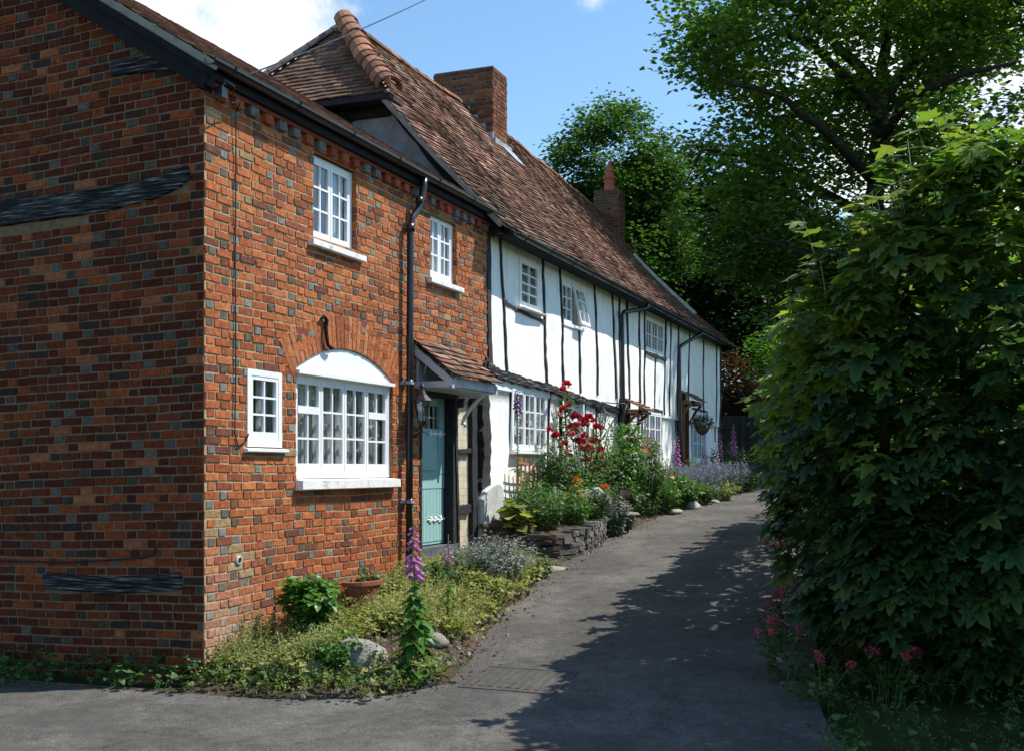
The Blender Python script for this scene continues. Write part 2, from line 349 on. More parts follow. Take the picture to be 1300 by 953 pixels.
# ------------------------------------------------------------------ setting: ground, road, beds
def sheet(name, xs, ys, zf, mat, kind='structure', xf=None, label=None, cat=None):
    V = []; F = []
    for y in ys:
        for i, x in enumerate(xs):
            xx = xf(x, y) if xf else x
            V.append((xx, y, zf(xx, y)))
    n = len(xs)
    for j in range(len(ys)-1):
        for i in range(n-1): a = j*n+i; F.append((a, a+1, a+n+1, a+n))
    me = bpy.data.meshes.new(name); me.from_pydata(V, [], F); me.materials.append(mat)
    me.polygons.foreach_set('use_smooth', [True]*len(F)); me.update()
    o = link_mesh(name, me); o['kind'] = kind; return o
xs = [-400, -100, -40, -20]+[i*.5 for i in range(-24, 40)]+[25, 40, 100, 400]
ys = [-60, -30, -15]+[-12+.4*i for i in range(100)]+[30, 40, 60, 100, 200, 400, 900]
sheet('ground', xs, ys, lambda x, y: gz(y)-.02+(.03*nz3(x, y, 0, .8) if -12 < x < 18 else 0)-.02, M['grass_ground'])
RL = [(-60, -9), (-1.6, -9), (-.75, -4.5), (-.42, -.8), (-.34, .6), (-.12, 1.5), (.3, 1.89), (1.84, 1.54), (4.2, 1.17), (6.7, 1.0), (9.3, 1.03), (14.5, 1.33), (19, 1.2), (24, .9)]
RR = [(-60, 6.4), (-12, 5.9), (-1, 4.75), (1.2, 4.35), (6.5, 3.6), (14, 3.4), (24, 3.2)]
rys = [-60, -40, -25, -16]+[-12+.15*i for i in range(235)]
def roadz(x, y): return gz(y)+.02+.012*nz3(x, y, 3, .9)
sheet('road', [i/60 for i in range(61)], rys, lambda x, y: roadz(x, y),
      M['asphalt'], xf=lambda t, y: lerp(pw(RL, y)+.07*nz3(0, y, 0, 1.7)+.03*nz3(0, y, 5, 6), pw(RR, y)+.1*nz3(9, y, 0, 1.1), t))
def bedz(x, y):
    e = pw(RL, y); t = max(0, min(1, (e-x)/.5))
    return gz(y)+.01+.10*math.sin(t*math.pi/2)*max(.1, min(1, (y+.1)/1.2))+.05*nz3(x, y, 1, 2.5)
sheet('soil_bed', [i/14 for i in range(15)], [-4.2+.12*i for i in range(197)], lambda x, y: bedz(x, y)-(0.12 if x > pw(RL, y)-.02 else 0)-.03*max(0, -y-1.2),
      M['soil'], xf=lambda t, y: lerp(.0 if y > 0 else max(-9.5, min(-.02, pw(RL, y)-.5)), pw(RL, y)+.10, t))
gp = thing('manhole_cover', 'rusty square manhole cover set in the asphalt lane at the front', 'manhole cover', (2.35, .50, roadz(2.35, .5)))
RUST = surf('rusty_iron', [(.3, (.045, .042, .038)), (.7, (.085, .078, .07))], 12, .7, .4, 50, .3)
def onroad(mb):
    for i_, (x_, y_, z_) in enumerate(mb.v): mb.v[i_] = (x_, y_, z_+roadz(x_, y_))
    return mb
mb = MB()
for (a, b, c, d) in ((-.36, .36, -.27, -.24), (-.36, .36, .24, .27), (-.36, -.33, -.24, .24), (.33, .36, -.24, .24)): mb.box(2.35+a, 2.35+b, .5+c, .5+d, -.02, .007)
onroad(mb).build('rim', RUST, gp)
mb = MB(); mb.box(2.02, 2.68, .26, .74, -.02, .003)
for i in range(9): mb.box(2.05+.07*i, 2.08+.07*i, .29, .71, .003, .006)
onroad(mb).build('lid', RUST, gp)
# ------------------------------------------------------------------ bricks
def bcol_front(s, z):
    k = random.random(); 
    n = nz3(s, z, 0, 1.3)
    if random.random() < max(0, n-.34)*1.1: c = (.34, .22, .11)
    elif k < .46: c = (.40, .120, .042)
    elif k < .72: c = (.33, .090, .034)
    elif k < .86: c = (.24, .068, .032)
    elif k < .93: c = (.43, .150, .055)
    else: c = (.17, .06, .04)
    return c
def bcol_gable(s, z):  # darker brick of its own, with the gable's shade deepened in the colour
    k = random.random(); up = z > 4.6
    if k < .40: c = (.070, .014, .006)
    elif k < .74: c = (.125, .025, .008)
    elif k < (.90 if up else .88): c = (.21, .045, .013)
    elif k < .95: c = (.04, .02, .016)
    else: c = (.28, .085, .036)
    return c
HDR = [(.14, .115, .09), (.17, .165, .145), (.12, .085, .06), (.20, .19, .165), (.15, .09, .06)]
def subtract(iv, holes):
    for h0, h1 in holes:
        nv = []
        for a, b in iv:
            if h1 <= a or h0 >= b: nv.append((a, b)); continue
            if h0 > a: nv.append((a, h0))
            if h1 < b: nv.append((h1, b))
        iv = nv
    return iv
def brick_wall(mb, mo, P, s0, s1, z0, z1, holes=(), colf=bcol_front, top=None, hp=.5, rel=.007, course=.069, hk=1.0, e0=.0050, tilt=0, wave=.010, corner_pale=False, flip=False):
    """P(s,z,o)->xyz; holes: functions z-> list of (a,b)"""
    nC = int(round((z1-z0)/course))
    def wz(s, z): return z+wave*nz3(s, z, 2, .9)*2+tilt*s
    for j in range(nC):
        za = z0+j*course; zb = za+course; zm = (za+zb)/2
        hs = [h for f in holes for h in f(zm)]
        lim = top(zm) if top else (s0, s1)
        if lim is None: continue
        segs = subtract([(max(s0, lim[0]), min(s1, lim[1]))], hs)
        for a, b in segs:                                      # mortar strip
            n = max(1, int((b-a)/.4)); 
            for i in range(n):
                p, q = lerp(a, b, i/n), lerp(a, b, (i+1)/n)
                mo.add([P(p, wz(p, za), 0), P(q, wz(q, za), 0), P(q, wz(q, zb), 0), P(p, wz(p, zb), 0)], [(3, 2, 1, 0) if flip else (0, 1, 2, 3)])
        s = s0-(.17 if j % 2 else 0)-random.uniform(0, .03); k = 0
        while s < s1:
            hdr = k % 2 == 1
            ln = (.102 if hdr else .210)*random.uniform(.95, 1.05)
            for a, b in subtract([(s, s+ln-.011)], [(-99, max(s0, lim[0])), (min(s1, lim[1]), 99)]+hs):
                if b-a < .025: continue
                if hdr and random.random() < hp: c = [v*hk for v in random.choice(HDR)]
                else: c = colf(s, zm)
                f = random.uniform(.82, 1.15); c = [v*f for v in c]
                if corner_pale:
                    t = max(0, 1-abs(s)/.8)*max(0, 1-max(0, zm)/1.1); t = t*random.uniform(.3, 1.1)
                    t2 = max(0, .45-zm)*random.uniform(0, .8)
                    t = min(.75, t+t2); c = [lerp(v, u, t) for v, u in zip(c, (.42, .36, .30))]
                e = e0; i_ = .004; r = rel*random.uniform(.4, 1.5); jt = lambda: random.uniform(-.0042, .0042)
                A, B = wz(a, za+e+jt()), wz(b, za+e+jt()); C, D = wz(b, zb-e+jt()), wz(a, zb-e+jt())
                vs = [P(a, A, -.004), P(b, B, -.004), P(b, C, -.004), P(a, D, -.004),
                      P(a+i_, A+i_, r), P(b-i_, B+i_, r), P(b-i_, C-i_, r), P(a+i_, D-i_, r)]
                fs = [(4, 5, 6, 7), (0, 1, 5, 4), (1, 2, 6, 5), (2, 3, 7, 6), (3, 0, 4, 7)]
                if flip: fs = [f[::-1] for f in fs]
                mb.add(vs, fs, c)
            s += ln; k += 1
def rect(a, b, z0, z1): return lambda z: [(a, b)] if z0 < z < z1 else []
def arch(a, b, zs, rise):
    c = (a+b)/2; h = (b-a)/2; rr = (h*h+rise*rise)/(2*rise)
    def f(z):
        if z <= zs: return []
        d = z-zs+rr-rise
        if d >= rr: return []
        w_ = math.sqrt(rr*rr-d*d); return [(c-min(w_, h), c+min(w_, h))]
    return f
PF = lambda s, z, o: (o, s, z)          # front wall, s = Y
PG = lambda s, z, o: (s, -o, z)         # gable wall, s = X (negative)
BH = thing('brick_house', 'red and grey brick house with dark gable, arched white window and teal door', 'house', (0, 0, 0))
W1 = (1.54, 2.30, 3.60, 4.36); W2 = (3.88, 4.56, 3.63, 4.34); SW = (.54, 1.03, 1.76, 2.38); BW = (1.26, 3.02, 1.50, 2.42); DR = (3.62, 4.50, .60, 2.45); PS = (4.50, 5.46, .4, 2.46)
holes = [rect(*W1), rect(*W2), rect(*SW), rect(BW[0], BW[1], 1.45, 2.44), arch(1.26, 3.02, 2.44, .24), rect(*DR), rect(*PS)]
vous_holes = [lambda z: arch(1.05, 3.23, 2.36, .44)(z) if z > 2.36 else []]
mb, mo = MB(), MB()
brick_wall(mb, mo, PF, 0, 5.46, -.45, 4.575, holes+vous_holes, bcol_front, corner_pale=True, hp=.40)
# voussoirs of the arch
cy, rr_in = 2.14, None
h = .88; rise = .24; rr = (h*h+rise*rise)/(2*rise); zc = 2.44+rise-rr
h2 = math.asin(min(1, 1.12/ (rr+.30)))
a0 = math.asin(h/rr)+.06; nV = 30
for i in range(nV):
    t0 = lerp(-a0, a0, (i+.06)/nV); t1 = lerp(-a0, a0, (i+.94)/nV); c = random.choice([(.40, .135, .050), (.36, .12, .045), (.42, .17, .075), (.32, .10, .04)])
    f = random.uniform(.85, 1.1); c = [v*f for v in c]
    def q(t, r_, o): return (o, cy+math.sin(t)*r_, zc+math.cos(t)*r_)
    ri, ro = rr+.004, rr+.31+random.uniform(-.012, .004); r = .008*random.uniform(.6, 1.3)
    mb.add([q(t0, ri, -.02), q(t1, ri, -.02), q(t1, ro, -.02), q(t0, ro, -.02), q(t0+.001, ri+.002, r), q(t1-.001, ri+.002, r), q(t1-.001, ro-.004, r), q(t0+.001, ro-.004, r)],
           [(4, 7, 6, 5)[::-1], (0, 1, 5, 4), (1, 2, 6, 5), (2, 3, 7, 6), (3, 0, 4, 7)], c)
    if i < nV: mo.add([q(lerp(-a0, a0, i/nV), rr, .0015), q(lerp(-a0, a0, (i+1)/nV), rr, .0015), q(lerp(-a0, a0, (i+1)/nV), rr+.33, .0015), q(lerp(-a0, a0, i/nV), rr+.33, .0015)], [(0, 1, 2, 3)])
# filler mortar behind arch shoulders
for a, b in ((1.02, 1.262), (3.018, 3.26)): mo.add([(-.003, a, 2.3), (-.003, b, 2.3), (-.003, b, 2.83), (-.003, a, 2.83)], [(0, 1, 2, 3)])
for a, b in ((1.04, 1.262), (3.018, 3.24)):
    for j in range(5):
        za = 2.365+j*.075
        ztop = 2.44-.0+.31
        yy = b-.13*(j/4.0) if a < 2 else a+.13*(j/4.0)
        p, q_ = (a, yy) if a < 2 else (yy, b)
        c = bcol_front(a, za)
        mb.box(-.01, .006, p+.004, q_-.004, za+.005, za+.067, c)
# reveals (jambs, heads) for openings
def reveals(mb, mo, y0, y1, z0, z1, dep, head=True):
    z = z0
    while z < z1-.01:
        zz = min(z+.066, z1)
        for y, s in ((y0, -1), (y1, 1)):
            c = [v*random.uniform(.85, 1.1) for v in bcol_front(y, z)]
            a, b = (y-.02, y+.001) if s < 0 else (y-.001, y+.02)
            mb.box(-dep, -.001, a, b, z, zz, c)
        z += .075
    for y, s in ((y0, -1), (y1, 1)):
        a, b = (y-.02, y-.003) if s < 0 else (y+.003, y+.02); mo.box(-dep, -.002, a, b, z0, z1)
    if head: mb.box(-dep, -.001, y0, y1, z1, z1+.02, (.34, .09, .04))
for (a, b, c, d), dp in ((W1, .13), (W2, .13), (SW, .05), ((BW[0], BW[1], 1.45, 2.47), .12)): reveals(mb, mo, a, b, c, d, dp, head=(a != BW[0]))
# dentil course under the eave
y = .12; k = 0
while y < 5.4:
    c = random.choice([(.36, .09, .04), (.15, .15, .15), (.25, .06, .03)]); mb.box(.0, .055, y, y+.105, 4.39, 4.46, c); y += .205
mb.box(.0, .06, .02, 5.44, 4.463, 4.59, (.22, .06, .035))
fw = mb.build('front_wall', M['brick'], BH); mo.build('mortar', M['mortar'], fw)
# gable wall
mb, mo = MB(), MB()
def gtop(z):
    x = -((z-4.55)/.63) if z > 4.55 else 0
    return (-6.2+max(0, (z-4.55)/.63) if z > 4.55 else -6.2, min(0, x))
T1 = [(-6.2, -2.1, 3.55, 3.80)]
ghole = [lambda z: [(-2.6, -.14)] if 3.66 < z < 3.81 else ([(-2.6, -1.1)] if 3.54 < z < 3.67 else []), rect(-1.54, -.2, .62, .78)]
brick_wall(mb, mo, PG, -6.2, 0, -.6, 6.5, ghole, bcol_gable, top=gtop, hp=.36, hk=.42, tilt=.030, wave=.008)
mo.box(-6.2, -.05, .006, .012, 3.4, 4.0); mo.box(-6.2, -.05, .006, .012, .4, 1.0)
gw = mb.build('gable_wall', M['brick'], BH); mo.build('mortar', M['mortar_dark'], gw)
def beam(mb, pts, w0, d0, axis='front', n=10, jit=.008, o0=0.0, X=0.0):
    """pts: list of (s, z) centre line with half-width; proud box section along the line, roughened"""
    P = PF if axis == 'front' else PG
    path = []
    for (a, b), (c, d) in zip(pts, pts[1:]):
        for i in range(n): path.append((lerp(a, c, i/n), lerp(b, d, i/n)))
    path.append(pts[-1]); vs = []; m_ = len(path)
    for i, (s, z) in enumerate(path):
        q0 = path[max(0, i-1)]; q1 = path[min(m_-1, i+1)]; t = Vector((q1[0]-q0[0], q1[1]-q0[1])).normalized(); nn = Vector((-t.y, t.x))
        hw = (w0(i/(m_-1)) if callable(w0) else w0)/2; s0 = random.uniform(-jit, jit); s1 = random.uniform(-jit, jit)
        d_ = d0+random.uniform(-.004, .004)
        for (u, o) in ((-hw+s0, o0), (-hw*.9+s0, o0+d_), (hw*.9+s1, o0+d_), (hw+s1, o0)):
            x_, y_, z_ = P(s+nn.x*u, z+nn.y*u, o); vs.append((x_+X, y_, z_) if axis == 'front' else (x_, y_, z_))
    fs = []
    for i in range(m_-1):
        for k in range(3): a = i*4+k; fs.append((a, a+1, a+5, a+4))
    fs += [(0, 1, 2, 3), tuple(range((m_-1)*4, m_*4))]
    mb.add(vs, fs)
for pts, wd, nm in (([(-6.0, 3.45), (-2.4, 3.66), (-1.0, 3.68), (-.45, 3.73), (-.13, 3.82)], lambda t: .25-.10*t if t < .93 else .12, 'wall_timber'),
                    ([(-1.54, .69), (-.9, .665), (-.2, .735)], .14, 'wall_timber'), ([(-.86, 4.70), (-.02, 4.66)], .13, 'wall_timber')):
    mb = MB(); beam(mb, pts, wd, .03, 'gable', 14, .004, -.004); mb.build(nm, M['timber_h'], BH)
# shell of the house (rear and inner walls)
mb = MB(); mb.box(-6.2, -6.1, .02, 5.4, -.4, 4.5); mb.box(-6.1, -.2, 5.36, 5.44, -.4, 4.5)
mb.add([(-6.1, 5.40, 4.5), (-.2, 5.40, 4.5), (-3.1, 5.40, 6.3)], [(0, 1, 2)]); mb.box(-6.1, -.14, .03, 5.36, 2.48, 2.55)
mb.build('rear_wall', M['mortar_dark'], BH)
# roof of brick house, pitch ~33 deg
def roof_tiles(mb, p0, du, dv, nu, nv, keep, colf, tw=.165, gauge=.10, sag=None, nrm=None):
    """p0 eave corner; du unit along eave, dv unit up slope"""
    p0, du, dv = Vector(p0), Vector(du), Vector(dv); nn = nrm
    for j in range(nv):
        off = (.5*tw if j % 2 else 0)
        for i in range(-1, nu+1):
            u0 = i*tw+off; v0 = j*gauge
            uc, vc = u0+tw/2, v0+gauge/2
            kp = keep(uc, vc)
            if not kp: continue
            u1 = u0+tw-.005
            if isinstance(kp, tuple): u0 = max(u0, kp[0]); u1 = min(u1, kp[1])
            lift = .024+random.uniform(-.003, .007); tip = random.uniform(-.003, .003)
            hh = (sag(uc, vc) if sag else 0)
            jj = random.uniform(-.006, .006)
            def q(u, v, h): return p0+du*u+dv*(v+jj)+nn*(h+(sag(u, v) if sag else 0))
            vs = [q(u0, v0-.01, lift+tip), q(u1, v0-.01, lift-tip), q(u1, v0+gauge+.02, .004), q(u0, v0+gauge+.02, .004), q(u0, v0-.01, lift-.016), q(u1, v0-.01, lift-.016)]
            mb.add(vs, [(0, 1, 2, 3), (4, 5, 1, 0), (0, 3, 4), (1, 5, 2)], colf(uc, vc))
def tcol(u, v):
    k = random.random(); n = nz3(u, v, 7, .8)
    if k < .30: c = (.215, .11, .075)
    elif k < .55: c = (.26, .15, .108)
    elif k < .75: c = (.19, .082, .056)
    elif k < .90: c = (.34, .21, .155)
    else: c = (.085, .055, .042)
    f = random.uniform(.8, 1.15)*(1+.25*n); return [v_*f for v_ in c]
pr = math.atan(.63); dv = Vector((-math.cos(pr), 0, math.sin(pr))); nr = Vector((math.sin(pr), 0, math.cos(pr)))
mb = MB()
roof_tiles(mb, (.17, -.12, 4.60), (0, 1, 0), dv, int(5.62/.165), 38, lambda u, v: (0, 5.64) if -.16 < u < 5.7 else None, tcol, nrm=nr, sag=lambda u, v: .008*nz3(u, v, 1, 1.5))
rf = mb.build('roof', M['tile'], BH)
mb = MB()
a = Vector((.16, 0, 4.585)); b = a+dv*3.85
for y0, y1 in ((-.12, 5.50),):
    mb.add([(a.x, y0, a.z), (a.x, y1, a.z), (b.x, y1, b.z), (b.x, y0, b.z), (2*b.x-.16, y1, a.z), (2*b.x-.16, y0, a.z)], [(0, 1, 2, 3), (3, 2, 4, 5)])
mb.build('roof_deck', M['tile'], rf)
mb = MB()    # mortar verge + barge board
def slab(mb, y0, y1, o0, o1, L0=-.02, L1=3.85):
    p = [a+dv*L0+nr*o0, a+dv*L1+nr*o0, a+dv*L1+nr*o1, a+dv*L0+nr*o1]
    mb.add([(q.x, y0, q.z) for q in p]+[(q.x, y1, q.z) for q in p], [(0, 1, 2, 3), (7, 6, 5, 4), (0, 4, 5, 1), (1, 5, 6, 2), (2, 6, 7, 3), (3, 7, 4, 0)])
slab(mb, -.125, -.06, -.045, .012); mb.build('verge_mortar', surf('verge_bedding', [(.3, (.16, .15, .12)), (.7, (.32, .30, .25))], 9, .9, .5, 40), rf)
mb = MB(); slab(mb, -.115, -.075, -.21, -.047); slab(mb, -.14, -.1151, -.10, -.047); slab(mb, -.075, -.001, -.215, -.19); mb.build('barge_board', M['fascia'], BH)
# fascia + gutter + downpipe
mb = MB(); mb.box(.062, .10, -.10, 5.47, 4.495, 4.60); mb.box(.0, .0995, -.1, 0.0, 4.42, 4.60); mb.build('fascia', M['fascia'], BH)
def gutter(mb, x, z, y0, y1, r=.06, dz=0, n=8):
    N_ = max(2, int((y1-y0)/.5)); vs = []; fs = []
    for i in range(N_+1):
        y = lerp(y0, y1, i/N_); zz = z+dz*(i/N_)+.004*nz3(0, y, 0, 1.3)
        for k in range(n+1):
            t = math.pi*k/n; vs.append((x-r*math.cos(t)*1.0, y, zz-r*math.sin(t)))
        for k in range(n+1):
            t = math.pi*(n-k)/n; vs.append((x-(r-.006)*math.cos(t), y, zz-(r-.006)*math.sin(t)))
    m_ = 2*(n+1)
    for i in range(N_):
        for k in range(m_): a_ = i*m_+k; b_ = i*m_+(k+1) % m_; fs.append((a_, b_, b_+m_, a_+m_))
    fs.append(tuple(range(m_))[::-1]); fs.append(tuple(range(N_*m_, (N_+1)*m_)))
    mb.add(vs, fs)
    y = y0+.25
    while y < y1:
        mb.tube([(x-r-.004, y, z+dz*(y-y0)/(y1-y0)), (x-r*.7, y, z-r*.72+dz*(y-y0)/(y1-y0)), (x, y, z-r-.006+dz*(y-y0)/(y1-y0)), (x+r*.7, y, z-r*.72+dz*(y-y0)/(y1-y0)), (x+r+.004, y, z+dz*(y-y0)/(y1-y0))], .008, 6)
        y += .9
mb = MB(); gutter(mb, .150, 4.61, -.13, 5.52, .052); mb.build('gutter', M['blackmetal'], BH)
mb = MB(); mb.tube([(.15, 3.44, 4.56), (.14, 3.44, 4.46), (.11, 3.42, 4.30), (.10, 3.405, 4.24), (.09, 3.29, 4.14), (.085, 3.25, 4.04), (.085, 3.24, 3.0), (.085, 3.22, .45)], .036, 12)
mb.tube([(.085, 3.25, 4.06), (.085, 3.25, 3.98)], .046, 12); mb.tube([(.11, 3.42, 4.36), (.10, 3.41, 4.30)], .044, 12)
for z in (2.42, 1.22): mb.tube([(.085, 3.23, z), (.085, 3.23, z+.06)], .043, 12)
dp = mb.build('downpipe', M['blackmetal'], BH, True)
for z in (2.435, 1.235): mb = MB(); mb.tube([(.085, 3.23, z), (.085, 3.23, z+.03)], .045, 12); mb.box(.0, .05, 3.17, 3.29, z, z+.03); mb.build('pipe_clip', M['lead'], dp)
# iron wall tie
mb = MB(); mb.tube([(.03, 1.62, 2.90), (.035, 1.66, 2.93), (.035, 1.71, 2.90), (.035, 1.69, 2.82), (.035, 1.70, 2.74), (.035, 1.73, 2.68), (.035, 1.79, 2.655), (.03, 1.83, 2.665)], [.012, .016, .02, .016, .014, .016, .016, .010], 8)
mb.build('wall_tie', M['fascia'], BH, True)
mb = MB(); mb.tube([(.0, .42, .87), (.02, .42, .87)], .038, 14); mb.tube([(.02, .42, .87), (.024, .42, .87)], .022, 12); o = mb.build('vent_outlet', M['brass'], BH)
mb = MB(); mb.tube([(.021, .42, .87), (.0265, .42, .87)], .02, 12); mb.build('vent_shade', M['dark'], o)  # solid near-black disc: the shade inside the vent put into colour

# ------------------------------------------------------------------ windows
def bars(mb, x0, x1, y0, y1, z0, z1, nc, nr, b=.018, rows=None):
    for i in range(1, nc): y = lerp(y0, y1, i/nc); mb.box(x0+.004, x1-.004, y-b/2, y+b/2, z0, z1)
    rows = rows or [i/nr for i in range(1, nr)]
    for r_ in rows: z = lerp(z0, z1, r_); mb.box(x0+.0035, x1-.0035, y0, y1, z-b/2, z+b/2)
def sash(mb, x0, x1, y0, y1, z0, z1, nc, nr, s=.04, b=.018, vent=None, sb=None):
    sb = sb or s
    mb.box(x0, x1, y0, y0+s, z0, z1); mb.box(x0, x1, y1-s, y1, z0, z1); mb.box(x0, x1, y0+s, y1-s, z0, z0+sb); mb.box(x0, x1, y0+s, y1-s, z1-s, z1)
    if vent:
        zv = vent; mb.box(x0, x1+.006, y0+s, y1-s, zv-.035, zv+.03)
        bars(mb, x0, x1, y0+s, y1-s, z0+sb, zv-.035, nc, 2, b); bars(mb, x0, x1, y0+s, y1-s, zv+.03, z1-s, nc, 1, b)
    else: bars(mb, x0, x1, y0+s, y1-s, z0+sb, z1-s, nc, nr, b)
def curtain(parent, X, y0, y1, z0, z1, side='both'):
    X += .05
    def strip(a, b):
        mb = MB(); n = max(6, int((b-a)/.02)); vs = []
        for i in range(n+1):
            y = lerp(a, b, i/n); x = X+.02*math.sin(i*1.25)+.01*math.sin(i*.5); vs += [(x, y, z0), (x, y, z1)]
        mb.add(vs, [(2*i, 2*i+2, 2*i+3, 2*i+1) for i in range(n)]); return mb
    for a, b in side: strip(lerp(y0, y1, a), lerp(y0, y1, b)).build('curtain', M['curtain'], parent, True)
def window(parent, X, y0, y1, z0, z1, lights, name='window', fr=.045, sill=None, mat='white', vents=None, nr=3, nc=2, cur=((0, .25), (.75, 1)), silm='stonewhite', head=False, sb=.06, frd=.06, label=None):
    mb = MB(); x0, x1 = X-frd, X
    mb.box(x0, x1, y0, y0+fr, z0, z1); mb.box(x0, x1, y1-fr, y1, z0, z1); mb.box(x0, x1, y0+fr, y1-fr, z1-fr, z1); mb.box(x0, x1, y0+fr, y1-fr, z0, z0+fr)
    if head: mb.box(x0, X+.03, y0-.01, y1+.01, z1-.0, z1+.028)
    iy0, iy1, iz0, iz1 = y0+fr, y1-fr, z0+fr, z1-fr; n = lights
    gap = .012
    for i in range(n):
        a, b = lerp(iy0, iy1, i/n)+(gap/2 if i else 0), lerp(iy0, iy1, (i+1)/n)-(gap/2 if i < n-1 else 0)
        sash(mb, X-.035, X-.004, a, b, iz0, iz1, nc, nr, .03, .017, vents[i] if vents else None, sb*.8)
        if i: mb.box(X-.05, X-.012, a-gap, a, iz0, iz1)
    wn = mb.build(name, M[mat], parent)
    if label: wn['label'] = label
    mb = MB(); mb.add([(X-.022, iy0, iz0), (X-.022, iy1, iz0), (X-.022, iy1, iz1), (X-.022, iy0, iz1)], [(0, 1, 2, 3)]); mb.build('pane', M['glass'], wn)
    if cur: curtain(wn, X-.16, iy0-.05, iy1+.05, iz0-.05, iz1+.05, cur)
    if sill:
        mb = MB(); sx, sy, sz = sill; c = .008
        mb.add([(x0, y0-sy, z0-sz), (sx-c, y0-sy, z0-sz), (sx, y0-sy, z0-sz+c), (sx, y0-sy, z0-.018), (x0, y0-sy, z0-.003), (x0, y1+sy, z0-sz), (sx-c, y1+sy, z0-sz), (sx, y1+sy, z0-sz+c), (sx, y1+sy, z0-.018), (x0, y1+sy, z0-.003)],
               [(0, 1, 2, 3, 4), (9, 8, 7, 6, 5), (0, 5, 6, 1), (1, 6, 7, 2), (2, 7, 8, 3), (3, 8, 9, 4), (4, 9, 5, 0)])
        mb.build('sill', M[silm], wn)
    return wn
window(BH, -.05, *W1, 2, sill=(.06, .09, .075), head=True, cur=((-.02, .34), (.66, 1.02)))
window(BH, -.05, *W2, 2, sill=(.06, .08, .075), head=True, cur=((-.02, 1.02),))
window(BH, .012, *SW, 1, sill=(.05, .05, .045), fr=.05, sb=.09, cur=((.55, 1.05),), silm='white')
bw = window(BH, -.03, BW[0], BW[1], BW[2], 2.40, 4, sill=(.085, .02, .10), vents=(2.10, None, None, 2.10), cur=((-.02, .22), (.235, .47), (.50, .735), (.745, 1.02)), sb=.10, fr=.05, label='large four-light casement window under the brick arch')
# tympanum with curved top, and its shelf
mb = MB(); vs = []; nA = 20
for i in range(nA+1):
    y = lerp(1.262, 3.018, i/nA); zz = zc+math.sqrt(rr*rr-(y-cy)**2)-.002; vs += [(-.012, y, 2.405), (-.012, y, zz), (-.07, y, zz), (-.07, y, 2.405)]
fs = []
for i in range(nA): 
    for k in range(4): a_ = 4*i+k; b_ = 4*i+(k+1) % 4; fs.append((a_, b_, b_+4, a_+4))
mb.add(vs, fs+[(0, 1, 2, 3), tuple(range(4*nA, 4*nA+4))]); mb.box(-.07, .035, 1.262, 3.018, 2.398, 2.43); mb.build('arch_panel', M['white'], bw)

# ------------------------------------------------------------------ teal door, porch canopy, recess
XD = -.12
dr = None
mb = MB()
y0, y1, z0, z1 = 3.66, 4.47, .76, 2.03
mb.box(XD-.045, XD, y0, y1, z0, 1.98)
dr = mb.build('door', M['teal'], BH)
mb = MB(); mb.box(XD-.002, XD+.012, y0+.10, y1-.10, z0+.02, 1.32)
dr_ = MB()
for i in range(9): dr_.box(XD, XD+.007, y0+.05+i*.081, y0+.124+i*.081, z0+.03, 1.36)
dr_.box(XD, XD+.010, y0, y1, 1.37, 1.52); dr_.box(XD, XD+.010, y0, y0+.14, 1.53, 1.985); dr_.box(XD, XD+.010, y1-.14, y1, 1.53, 1.985)
dr_.box(XD, XD+.012, y0+.20, y1-.20, 1.57, 1.95); dr_.box(XD-.04, XD+.010, y0, y0+.10, 1.985, 2.36); dr_.box(XD-.04, XD+.010, y1-.10, y1, 1.985, 2.36); dr_.box(XD-.04, XD+.010, y0+.10, y1-.10, 2.27, 2.36)
dr_.box(XD-.04, XD+.010, y0+.1, y1-.1, 1.985, 2.02)
dr_.build('door_panel', M['teal'], dr)
mb = MB()
for i in range(1, 5): mb.box(XD-.02, XD-.008, y0+.1+i*.122-.004, y0+.1+i*.122+.004, 2.02, 2.27)
mb.box(XD-.02, XD-.009, y0+.1, y1-.1, 2.14, 2.148); mb.build('leaded_bar', M['brass'], dr)
mb = MB(); mb.add([(XD-.02, y0+.1, 2.02), (XD-.02, y1-.1, 2.02), (XD-.02, y1-.1, 2.27), (XD-.02, y0+.1, 2.27)], [(0, 1, 2, 3)]); mb.build('pane', M['glass'], dr)
for zz in (1.03, 1.97):      # ornate white strap hinges
    mb = MB(); X0 = XD+.012
    mb.box(X0, X0+.008, y1-.34, y1, zz-.012, zz+.012)
    for yy, r_ in ((y1-.36, .03), (y1-.25, .026), (y1-.12, .035)):
        for k in range(4):
            t = R(45+90*k); mb.tube([(X0+.005, yy, zz), (X0+.006, yy+.6*r_*math.cos(t), zz+r_*.9*math.sin(t)), (X0+.005, yy+r_*1.3*math.cos(t), zz+r_*1.4*math.sin(t))], [.010, .011, .006], 6)
    mb.tube([(X0+.005, y1-.38, zz), (X0+.005, y1-.44, zz)], [.012, .003], 6)
    mb.build('hinge', M['white'], dr)
mb = MB(); X0 = XD+.02
mb.tube([(X0, 3.735, 1.66), (X0+.03, 3.735, 1.69), (X0+.035, 3.735, 1.78), (X0+.03, 3.735, 1.86), (X0, 3.735, 1.89)], .009, 8); mb.box(XD+.008, XD+.014, 3.71, 3.76, 1.62, 1.92)
mb.build('handle', M['brass'], dr, True)
mb = MB(); mb.box(XD-.06, .015, 3.62, 3.665, .72, 2.42); mb.box(XD-.06, .0, 4.475, 4.60, .55, 2.44); mb.box(XD-.06, .02, 3.665, 4.475, 2.365, 2.44)
mb.build('door_frame', M['timber'], BH)
mb = MB(); mb.box(XD-.06, .02, 3.62, 4.56, .655, .745); mb.box(-.1, .05, 3.60, 4.9, .45, .654); mb.build('threshold', surf('slate_step', [(.3, (.07, .075, .08)), (.7, (.13, .135, .14))], 9, .8, .3, 40), BH)
